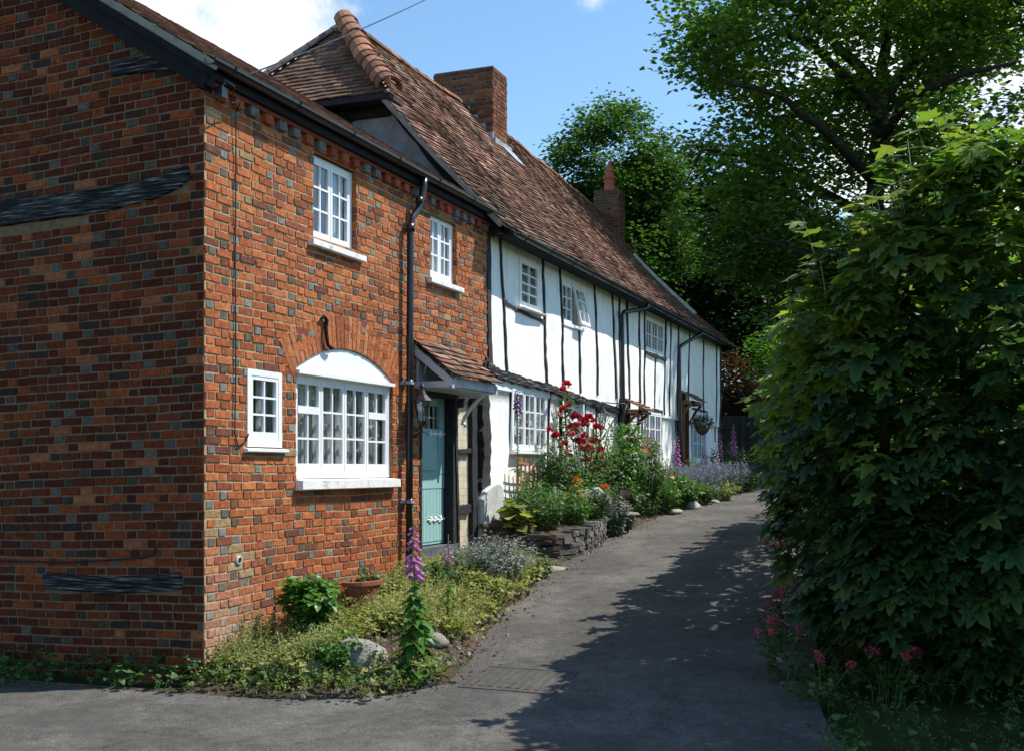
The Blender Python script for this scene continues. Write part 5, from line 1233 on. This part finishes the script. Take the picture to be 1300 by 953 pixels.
# hanging baskets and bracket
def basket(c, r, label, lm, fm, nfl, wall=None):
    c = Vector(c); t = thing('hanging_basket', label, 'basket', c)
    mb = MB(); mb.lathe(c, [(.02, -r*1.0), (r*.45, -r*.8), (r*.7, -r*.4), (r*.8, 0), (r*.74, .01), (.03, -.03)], 14, (.10, .06, .04)); mb.build('basket_bowl', M['terracotta'], t, True)
    for k in range(3): a = k*2.09; mesh_tubes('chain', [([c+Vector((math.cos(a)*r*.78, math.sin(a)*r*.78, 0)), c+Vector((0, 0, r*2.2))], .004)], M['blackmetal'], t, 4)
    mesh_tubes('hook', [([c+Vector((0, 0, r*2.2)), Vector((.0, c.y, c.z+r*2.35))], .009), ([Vector((.01, c.y, c.z+r*1.6)), c+Vector((-.1, 0, r*2.2))], .008)], M['blackmetal'], t, 5)
    n = 520; P = rnd(n)*rng.uniform(.55, 1.1, (n, 1))*r*np.array([1.15, 1.15, .75])+np.array(c)+np.array([0, 0, r*.25]); V, T = scatter(OVAL, P, rnd(n)*.6+np.array([0, 0, 1]), rnd(n), rng.uniform(.03, .06, n)); np_mesh('foliage', V, T, M[lm], t)
    n = nfl*7; P0_ = rnd(nfl)*r*np.array([1.1, 1.1, .7])*1.05+np.array(c)+np.array([.03, -.03, r*.3]); P = np.repeat(P0_, 7, 0)+rng.normal(size=(n, 3))*.008; V, T = scatter(PET, P, rnd(n), rnd(n), rng.uniform(.02, .035, n)); np_mesh('blossom', V, T, M[fm], t)
basket((.42, 9.98, 2.06), .24, 'leafy green hanging basket beside the first terracotta porch', 'lf_bright', 'whitepetal', 10)
basket((.46, 10.95, 1.90), .20, 'dark hanging basket with pink flowers before the second window', 'lf_mid', 'pinkrose', 26)
basket((.44, 15.3, 2.45), .20, 'dark hanging basket with pale flowers under the far porch', 'lf_dark', 'whitepetal', 14)
t = thing('wall_bracket', 'black iron scroll bracket on the white wall left of the first terracotta porch', 'bracket', (.03, 10.0, 2.3))
mesh_tubes('arm', [([Vector((.03, 9.85, 2.0)), Vector((.05, 10.75, 2.48))], .012), ([Vector((.03, 9.86, 2.0)), Vector((.03, 9.86, 2.5))], .01)], M['blackmetal'], t, 6)
mesh_tubes('scroll', [([Vector((.04, 9.9+.16*math.cos(a/3)*(1-a/30), 2.33+.12*math.sin(a/3)*(1-a/30))) for a in range(20)], .006), ([Vector((.04, 10.15+.13*math.cos(a/3)*(1-a/30), 2.38+.09*math.sin(a/3)*(1-a/30))) for a in range(20)], .006)], M['blackmetal'], t, 5)
t = thing('garden_rose', 'peach rose bloom on a tall stem below the pink hanging basket', 'rose', (.5, 10.7, gz(10.7)))
mesh_tubes('stem', [([Vector((.5, 10.7, gz(10.7))), Vector((.52, 10.62, 1.80))], .006)], M['stem'], t, 4); blossom((.52, 10.62, 1.82), .10, 'peach', t, 'bloom', 26)

# ------------------------------------------------------------------ fence and gate at the end of the lane
t = thing('board_fence', 'dark weathered board fence closing the lane beyond the white cottage', 'fence', (0, 22.4, gz(22)))
def boards(x0, x1, z0, z1, y, parent, name, w_=.12):
    mb = MB(); x = x0
    k_ = 0
    while x < x1: o_ = .012 if k_ % 2 else 0; mb.box(x-(.012 if k_ % 2 else 0), min(x1, x+w_+(.012 if k_ % 2 else 0)), y-.012-o_+random.uniform(-.002, .002), y-.001-o_, z0, z1+random.uniform(-.015, .012)); x += w_; k_ += 1
    return mb.build(name, M['fence'], parent)
boards(-3.2, -.02, gz(22), 2.95, 22.4, t, 'board_panel'); boards(1.15, 4.2, gz(22), 2.95, 22.4, t, 'board_panel'); boards(-.02, 1.15, 2.46, 2.95, 22.4, t, 'board_panel')
for x in (-.08, 1.15, 2.9): mb = MB(); mb.box(x, x+.1, 22.28, 22.38, gz(22)-.1, 2.95); mb.build('post', M['fence'], t)
mb = MB(); mb.box(-3.2, 4.2, 22.34, 22.385, 2.62, 2.70); mb.build('rail', M['fence'], t)
t = thing('garden_gate', 'dark vertical-board gate in the fence at the end of the lane', 'gate', (.02, 22.36, gz(22)))
boards(.00, 1.15, gz(22)-.02, 2.46, 22.37, t, 'board_panel', .14)
for z in (1.55, 2.34): mb = MB(); mb.box(.04, 1.13, 22.32, 22.355, z, z+.09); mb.build('rail', M['fence'], t)
mb = MB(); mb.box(.98, 1.06, 22.30, 22.32, 1.85, 1.98); mb.build('latch', M['blackmetal'], t)

# ------------------------------------------------------------------ trees
def grow_tree(name, label, trunk, limbs, blobs, ncl, lpc, ls, mat, gap=.0, sig=(.42, .42, .2), group=None, cat='tree', tm=DIA, seed=0, shell=.45, gs=.35, twig=.018):
    base = Vector(trunk[0][0]); t = thing(name, label, cat, base, group)
    mb = MB(); pts = [Vector(p) for p, r in trunk]; rad = [r for p, r in trunk]
    def smooth(pts, rad, k=3):
        P, R_ = [], []
        for i in range(len(pts)-1):
            for j in range(k): P.append(pts[i].lerp(pts[i+1], j/k)); R_.append(lerp(rad[i], rad[i+1], j/k))
        for i in range(1, len(P)-1): P[i] += Vector(rng.normal(size=3))*rad[0]*.10
        return P+[pts[-1]], R_+[rad[-1]]
    a, b = smooth(pts, rad); mb.tube(a, b, 10); nodes = [tuple(p) for p in a]; nr_ = list(b)
    for lb in limbs:
        lp = [Vector(p) for p, r in lb]; lr = [r for p, r in lb]; a, b = smooth(lp, [q*.9 for q in lr], 4); mb.tube(a, b, 7); nodes += [tuple(p) for p in a]; nr_ += b
    C = []; rs = random.Random(seed); vols = [bl[3]*bl[4]*bl[5] for bl in blobs]; tv = sum(vols)
    for bl, vv in zip(blobs, vols):
        k = int(ncl*vv/tv); c0 = 0; tries = 0
        while c0 < k and tries < k*30:
            tries += 1; d = Vector((rs.gauss(0, 1), rs.gauss(0, 1), rs.gauss(0, 1))).normalized(); rr = lerp(shell, 1, rs.random()**.6)
            rr *= 1+.22*mnoise.noise(d*2.2+Vector((seed, 0, 0)))
            p = Vector((bl[0]+d.x*bl[3]*rr, bl[1]+d.y*bl[4]*rr, bl[2]+d.z*bl[5]*rr))
            if mnoise.noise(p*gs+Vector((seed*3, 1, 2))) < gap-(.0): continue
            if p.z < base.z+.6: continue
            C.append(p); c0 += 1
    C.sort(key=lambda p: min((p-Vector(n)).length_squared for n in nodes[::4]))
    NA = np.zeros((len(nodes)+len(C)*4, 3)); NA[:len(nodes)] = nodes; cnt = len(nodes)
    for p in C:
        dd = ((NA[:cnt]-np.array(p))**2).sum(1); i = int(dd.argmin()); q = Vector(NA[i]); l = (p-q).length
        r0 = min(nr_[i]*.6, twig*(.5+l*.35)) if i < len(nr_) else twig*.7; r0 = max(r0, twig*.35)
        m1 = q.lerp(p, .35)+Vector((rs.gauss(0, 1), rs.gauss(0, 1), rs.gauss(0, 1)+.6))*l*.09; m2 = q.lerp(p, .7)+Vector((rs.gauss(0, 1), rs.gauss(0, 1), rs.gauss(0, 1)+.6))*l*.08
        mb.tube([q, m1, m2, p], [r0, r0*.75, r0*.55, r0*.25], 4, cap=False)
        for x in (m1, m2, p): NA[cnt] = x; cnt += 1; nr_.append(r0*.6)
    mb.build('trunk', M['bark'], t, True)
    C = np.array([tuple(p) for p in C]); n = len(C)*lpc; P = np.repeat(C, lpc, 0)
    P = P+rng.normal(size=(n, 3))*np.array(sig); D = rnd(n)*.8+unit(P-np.repeat(C, lpc, 0))*.8+np.array([0, 0, -.25]); Nn = rnd(n)*.55+np.array([0, 0, 1.0])
    V, T = scatter(tm, P, Nn, D, ls*rng.uniform(.65, 1.2, n)); np_mesh('crown', V, T, M[mat], t, smooth=False); return t
def TP(px, py, d=28.0, dd=0):
    xr = (px-650)/1450; yr = (595-py)/1450; d = d+dd; return (5.34+d*(.928*xr-.371), -7.12+d*(.371*xr+.928), 1.58+d*yr)
tb = TP(1108, 600)
big = grow_tree('sycamore_tree', 'tall spreading sycamore with open dark limbs rising behind the hedge and lane end', [((tb[0], tb[1], 1.2), .42), (TP(1112, 420), .28), (TP(1110, 250), .22), (TP(1118, 150), .19)],
    [[(TP(1118, 150), .22), (TP(1100, 95), .16), (TP(1060, 55, dd=-.5), .12), (TP(1020, 20, dd=-1), .09), (TP(960, -20, dd=-1.5), .05)],
     [(TP(1118, 150), .16), (TP(1075, 100, dd=-1), .12), (TP(1030, 55, dd=-1.6), .09), (TP(985, 42, dd=-2), .06), (TP(930, 60, dd=-2.4), .03)],
     [(TP(1112, 160), .20), (TP(1125, 60), .15), (TP(1120, -60), .11), (TP(1140, -160), .06)],
     [(TP(1118, 130), .20), (TP(1150, 90, dd=.5), .15), (TP(1190, 50, dd=1), .11), (TP(1240, -10, dd=1.5), .07), (TP(1300, -60, dd=2), .03)],
     [(TP(1115, 180), .16), (TP(1160, 120, dd=-2), .12), (TP(1220, 95, dd=-3), .08), (TP(1290, 80, dd=-4), .04)],
     [(TP(1110, 230), .17), (TP(1050, 170, dd=-2), .12), (TP(990, 120, dd=-3), .08), (TP(920, 105, dd=-3.5), .04)],
     [(TP(1110, 280), .16), (TP(1040, 240, dd=1), .11), (TP(960, 200, dd=1), .07), (TP(890, 190, dd=1), .04)],
     [(TP(1110, 330), .15), (TP(1180, 260, dd=1), .11), (TP(1260, 220, dd=2), .07), (TP(1340, 200, dd=2), .03)],
     [(TP(1112, 380), .14), (TP(1040, 330, dd=-2), .1), (TP(960, 300, dd=-3), .05)]],
    [(*TP(1090, -20), 5.0, 4.8, 3.6), (*TP(1000, 70, dd=-1), 2.5, 3.0, 2.5), (*TP(1200, 40, dd=1), 3.4, 3.5, 3.0), (*TP(1090, 285), 4.2, 4.4, 2.4), (*TP(940, 235, dd=1), 2.0, 2.6, 1.9), (*TP(1230, 210, dd=1), 3.2, 3.4, 2.4), (*TP(1000, 350, dd=1.5), 2.7, 3.0, 1.5), (*TP(1120, 160, dd=2.5), 3.2, 1.5, 2.2), (*TP(1095, 170, dd=-3.2), 2.2, .7, .9)],
    1650, 36, .19, 'lf_tree', gap=.03, sig=(.36, .36, .11), seed=3, shell=.30, gs=.5, twig=.03)
grow_tree('round_tree', 'rounded bright green tree beyond the cottage roof and far chimney', [(TP(778, 600, 36), .3), (TP(778, 400, 36), .25), (TP(778, 250, 36), .12)], [],
    [(*TP(775, 222, 36), 2.15, 2.3, 2.1), (*TP(775, 320, 36), 2.7, 2.7, 2.5), (*TP(820, 280, 36), 1.6, 1.8, 2.0)], 520, 70, .16, 'lf_tree2', gap=-.3, sig=(.26, .26, .16), seed=5, shell=.55, gs=.8)
for nm, lb, c, r, sd_ in (('dark_tree', 'dark tree filling the gap left of the copper shrub behind the fence', (880, 330, 42), (3.4, 4, 4.6), 6), ('dark_tree', 'deep green tree behind the sycamore trunk above the gate', (1010, 400, 45), (4.4, 4, 4.0), 7),
                          ('dark_tree', 'dark tree behind the top of the maple hedge', (1180, 390, 46), (5.0, 4, 4.6), 8), ('dark_tree', 'dark tree at the right edge behind the maple hedge', (1380, 380, 40), (5.0, 4, 4.6), 9)):
    p = TP(*c); grow_tree(nm, lb, [((p[0], p[1], 1.6), .3), ((p[0], p[1], p[2]), .2), ((p[0], p[1], p[2]+r[2]*.6), .08)], [], [(p[0], p[1], p[2], *r)], 620, 40, .25, 'lf_dark', gap=-.35, sig=(.45, .45, .25), seed=sd_, shell=.3, group='dark trees beyond the fence')
p = TP(985, 475, 38); grow_tree('green_tree', 'small sunlit green tree seen over the fence beside the copper shrub', [((p[0], p[1], 1.5), .12), (p, .08)], [], [(p[0]+.3, p[1], p[2], 1.5, 1.3, 1.7)], 160, 36, .14, 'lf_bright', gap=-.5, sig=(.22, .22, .14), seed=12)
p = TP(926, 492, 32); grow_tree('copper_shrub', 'reddish-brown leaved shrub standing behind the fence past the white gable', [((p[0], p[1], 1.5), .1), (p, .06)], [], [(p[0], p[1], p[2]-.3, .75, .8, 1.3), (p[0]+.7, p[1], p[2]-.7, .6, .8, .8)], 170, 34, .10, 'lf_copper', gap=-.5, sig=(.13, .13, .10), seed=13, cat='shrub')

for c, r, sd_, lb in (((-3.0, 25.6, 2.6), (2.4, 1.0, 2.0), 21, 'dark green shrub behind the fence, hidden mostly by the white gable'), ((.2, 25.8, 2.5), (2.0, 1.0, 1.8), 22, 'dark green shrub behind the copper shrub and gate'), ((3.6, 26.0, 2.6), (2.4, 1.0, 2.1), 23, 'dark green shrub behind the right end of the fence')):
    grow_tree('dark_shrub', lb, [((c[0], c[1], 1.4), .08), (c, .05)], [], [(*c, *r)], 260, 40, .17, 'lf_dark', gap=-.6, sig=(.2, .2, .15), seed=sd_, shell=.2, group='dark shrubs behind the fence', cat='shrub')

# ------------------------------------------------------------------ maple hedge on the right of the lane
def hface(y, z):
    f = pw([(.3, 5.1), (.8, 4.45), (1.5, 4.2), (4, 3.75), (6.5, 3.45), (14, 3.3), (16.5, 3.4)], y); zz = z-gz(y)
    return f-.22*math.sin(max(0, min(1, zz/3.6))**1.3*math.pi)+.22*mnoise.noise(Vector((y*.8, z*.9, 0)))+(.25 if zz < .5 else 0)
def htop(y, x):
    t = pw([(.3, 3.42), (2, 3.45), (5, 3.65), (9, 4.0), (16, 4.3)], y)
    return t-.05-max(0, 5.15-x)**1.25*.74+.42*mnoise.noise(Vector((y*1.1, x*1.5, 5)))+max(0, x-5.2)*.18
P, Nn, S = [], [], []
rs = random.Random(5)
YP = []
def addleaf(x, y, z, n, s):
    lim = htop(max(.3, y), x)-z
    if mnoise.noise(Vector((x*2.1, y*2.1, z*2.6))) < -.22+.12*rs.random(): return
    young_lit = rs.random() < .95*max(0, 1-lim/1.7)+.04+(.12 if y > 2 else 0)  # paler towards the top: new growth, plus sunlight painted into the leaf colour
    k = rs.choice((4, 5, 6, 7)); a0 = rs.uniform(0, 6.28); tilt = Vector((rs.gauss(0, .28), rs.gauss(0, .28), 0)); size = s*rs.choice((.7, .85, 1, 1.05))
    for i_ in range(k):
        a = a0+i_*6.28/k+rs.gauss(0, .3); rr = rs.uniform(.02, .09); sz = size*rs.uniform(.55, 1.1); dz = rs.gauss(0, .05)
        q = (x+math.cos(a)*rr, y+math.sin(a)*rr, z+dz); nn = (n[0]+tilt.x+math.cos(a)*.35, n[1]+tilt.y+math.sin(a)*.35, n[2]); dd = (math.cos(a)+n[0]*.7, math.sin(a)+n[1]*.9, -.35)
        if young_lit: YP.append((*q, sz, *nn, *dd))
        else: P.append(q); Nn.append(nn); S.append(sz); DDD.append(dd)
DDD = []
for _ in range(2700):                    # lane side
    y = .5+15.6*rs.random()**1.5; z = gz(y)+.15+3.7*rs.random(); dp_ = rs.random()**1.6*.9; x = hface(y, z)+dp_
    if z > htop(y, x): continue
    addleaf(x, y, z, (-.35, -.15, 1), rs.uniform(.11, .20))
for _ in range(3600):                    # near end
    x = 4.2+4.9*rs.random(); z = gz(.6)+.1+4.3*rs.random(); dp_ = rs.random()**1.3*1.3
    y = .55+.10*(x-5)+.30*mnoise.noise(Vector((x*.9, z*.9, 8)))+(.35 if z < .7 else 0)-.25*math.sin(max(0, min(1, z/3.6))*math.pi)+dp_
    if z > htop(max(.3, y), x)+rs.uniform(-.1, .12) or x < hface(max(y, .5), z)-.02: continue
    addleaf(x, y, z, (-.08, -.36, 1), rs.uniform(.12, .205))
for _ in range(1700):                     # top
    y = .5+15.6*rs.random()**1.2; x = 3.4+5.6*rs.random(); z = htop(y, x)-rs.random()**2*.5
    if x < hface(y, z-.2): continue
    addleaf(x, y, z, (-.1, -.15, 1), rs.uniform(.10, .175))
Pn = np.array(P); n = len(Pn); NN = np.array(Nn)+rnd(n)*.28; D = np.array(DDD)+rnd(n)*.25
hd = thing('maple_hedge', 'large dark maple hedge with broad lobed leaves along the right of the lane', 'hedge', (4.6, 1.6, gz(1.6)))
V, T = scatter(PALM, Pn, NN, D, S); np_mesh('foliage', V, T, M['lf_hedge'], hd)
# young pale shoots standing out of the top
mbs = []; P2, D2 = [], []
for i in range(620):
    if i < 330: y = .6+2.8*rs.random(); x = 4.3+3.8*rs.random()
    else: y = .6+9*rs.random(); x = hface(y, 3.2)+rs.random()*1.0
    z = htop(y, x)-.12; L_ = rs.uniform(.15, .42) if rs.random() < .75 else rs.uniform(.4, .7)
    b = Vector((x, y, z-.1)); e = b+Vector((rs.gauss(0, .12)-.06, rs.gauss(0, .12)-.06, 1)).normalized()*L_; mbs.append(([b, b.lerp(e, .5)+Vector((.01, 0, 0)), e], [.007, .005, .003]))
    for k in range(int(5+L_*12)):
        q = b.lerp(e, .25+.75*rs.random()); P2.append(tuple(q+Vector((rs.gauss(0, .05), rs.gauss(0, .05), 0)))); a = rs.uniform(0, 6.28); D2.append((math.cos(a), math.sin(a), -.35))
mesh_tubes('shoot', mbs, M['stem'], hd, 4)
YA = np.array(YP); n = len(YA); V, T = scatter(PALM, YA[:, :3], YA[:, 4:7]+rnd(n)*.25, YA[:, 7:10]+rnd(n)*.2, YA[:, 3]*.9); np_mesh('top_leaves', V, T, M['lf_top_lit'], hd)
P2 = np.array(P2); n = len(P2); V, T = scatter(PALM, P2, rnd(n)*.35+np.array([0, -.1, 1]), np.array(D2), rng.uniform(.08, .16, n)); np_mesh('young_leaves', V, T, M['lf_young'], hd)
# stems inside
tb_ = []
for i in range(60):
    y = .9+14*rs.random(); x = 4.6+3.5*rs.random(); b = Vector((x, y, gz(y)-.05)); e = b+Vector((rs.gauss(0, .3), rs.gauss(0, .3), 2.3)); tb_.append(([b, b.lerp(e, .5)+Vector((rs.gauss(0, .1), rs.gauss(0, .1), 0)), e], [.05, .035, .012]))
mesh_tubes('stem', tb_, M['bark'], hd, 6)
# inner mass so that no daylight shows through
Pi = np.column_stack([rng.uniform(4.9, 9, 5000), 1.6+rng.uniform(0, 14, 5000), rng.uniform(.3, 3.5, 5000)]); n = len(Pi)
V, T = scatter(PALM, Pi, rnd(n)*.6+np.array([0, 0, 1]), rnd(n), rng.uniform(.18, .30, n)); np_mesh('inner_foliage', V, T, M['lf_hedge'], hd)
# red valerian at the foot of the hedge
VG = 'red valerian at the foot of the maple hedge'
for (x, y, h_, nb, lb) in ((4.12, 1.0, .42, 7, 'red valerian with the largest pink heads, nearest the lane and camera'), (3.98, 2.0, .40, 5, 'red valerian just beyond the largest pink heads'), (3.62, 4.4, .50, 5, 'small red valerian halfway along the hedge foot'), (4.85, .75, .36, 5, 'red valerian deeper in the shade right of the largest one'), (4.45, .55, .28, 3, 'low pink valerian at the front edge of the hedge')):
    b = Vector((x, y, gz(y)))
    heads = []
    def fl(e, t, heads=heads): heads.append(e)
    t = shrub('valerian', lb, 'valerian', b, .26, h_, 16, 170, OVAL, .06, 'lf_mid', VG, flowers=fl, up=.6)
    for e in sorted(heads, key=lambda q: -q.z)[:nb]:
        n = 60; P_ = rnd(n)*rng.uniform(.3, 1, (n, 1))*.035+np.array(e)+np.array([0, 0, .02]); V, T = scatter(DIA, P_, rnd(n), rnd(n), rng.uniform(.012, .022, n)); np_mesh('flower_head', V, T, M['valerian'], t)
def reg4():
    y = random.uniform(-6, 3); return random.uniform(pw(RR, y)-.05, pw(RR, y)+1.8), y
tuft_stuff('verge_grass', 'shaded grass and weeds at the foot of the hedge', 900, reg4, .16, 'lf_mid', 'lf_mid', .02, 'grass')
# litter along the lane edges
n = 500; ys_ = rng.uniform(-2, 15, n); side = rng.random(n) < .75
xs_ = np.array([pw(RL, y)+abs(rng.normal())*.16 if s_ else pw(RR, y)-abs(rng.normal())*.15 for y, s_ in zip(ys_, side)]); Pz = np.array([roadz(x, y)+.006 for x, y in zip(xs_, ys_)])
V, T = scatter(DIA, np.column_stack([xs_, ys_, Pz]), rnd(n)*.3+np.array([0, 0, 1]), rnd(n), rng.uniform(.012, .035, n)); o = np_mesh('leaf_litter', V, T, M['lf_copper'], loc=(1.5, 5, .5)); tag(o, 'dry leaves and petals fallen along the lane edges', 'litter', kind='stuff')
n = 1500; P_ = []
while len(P_) < n:
    y = random.uniform(-1.2, 12); e = pw(RL, y); x = e+random.gauss(-.14, .15)
    if random.random() < .25: y = random.uniform(.2, 1.3); x = random.uniform(.8, 1.7)
    if x < .1: continue
    P_.append((x, y, (roadz(x, y) if x > e+.05 else bedz(x, y))+.002))
mbp = MB()
for (x, y, z) in P_:
    r = random.choice((.006, .008, .010, .014, .02)); c = random.choice([(.2, .17, .14), (.32, .29, .25), (.12, .09, .07), (.42, .39, .35), (.16, .10, .06)]); a = random.uniform(0, 3); q = [(math.cos(a+k*1.57)*r*random.uniform(.7, 1.3), math.sin(a+k*1.57)*r*random.uniform(.7, 1.3)) for k in range(4)]
    mbp.add([(x+u, y+v, z-.003) for u, v in q]+[(x+u*.6, y+v*.6, z+r*.9) for u, v in q], [(4, 5, 6, 7), (0, 1, 5, 4), (1, 2, 6, 5), (2, 3, 7, 6), (3, 0, 4, 7)], c)
tag(mbp.build('gravel', M['stone'], loc=(1.5, 4, .4)), 'loose grit and small stones along the lane edge', 'gravel', kind='stuff')
print('verts', sum(len(m.vertices) for m in bpy.data.meshes))
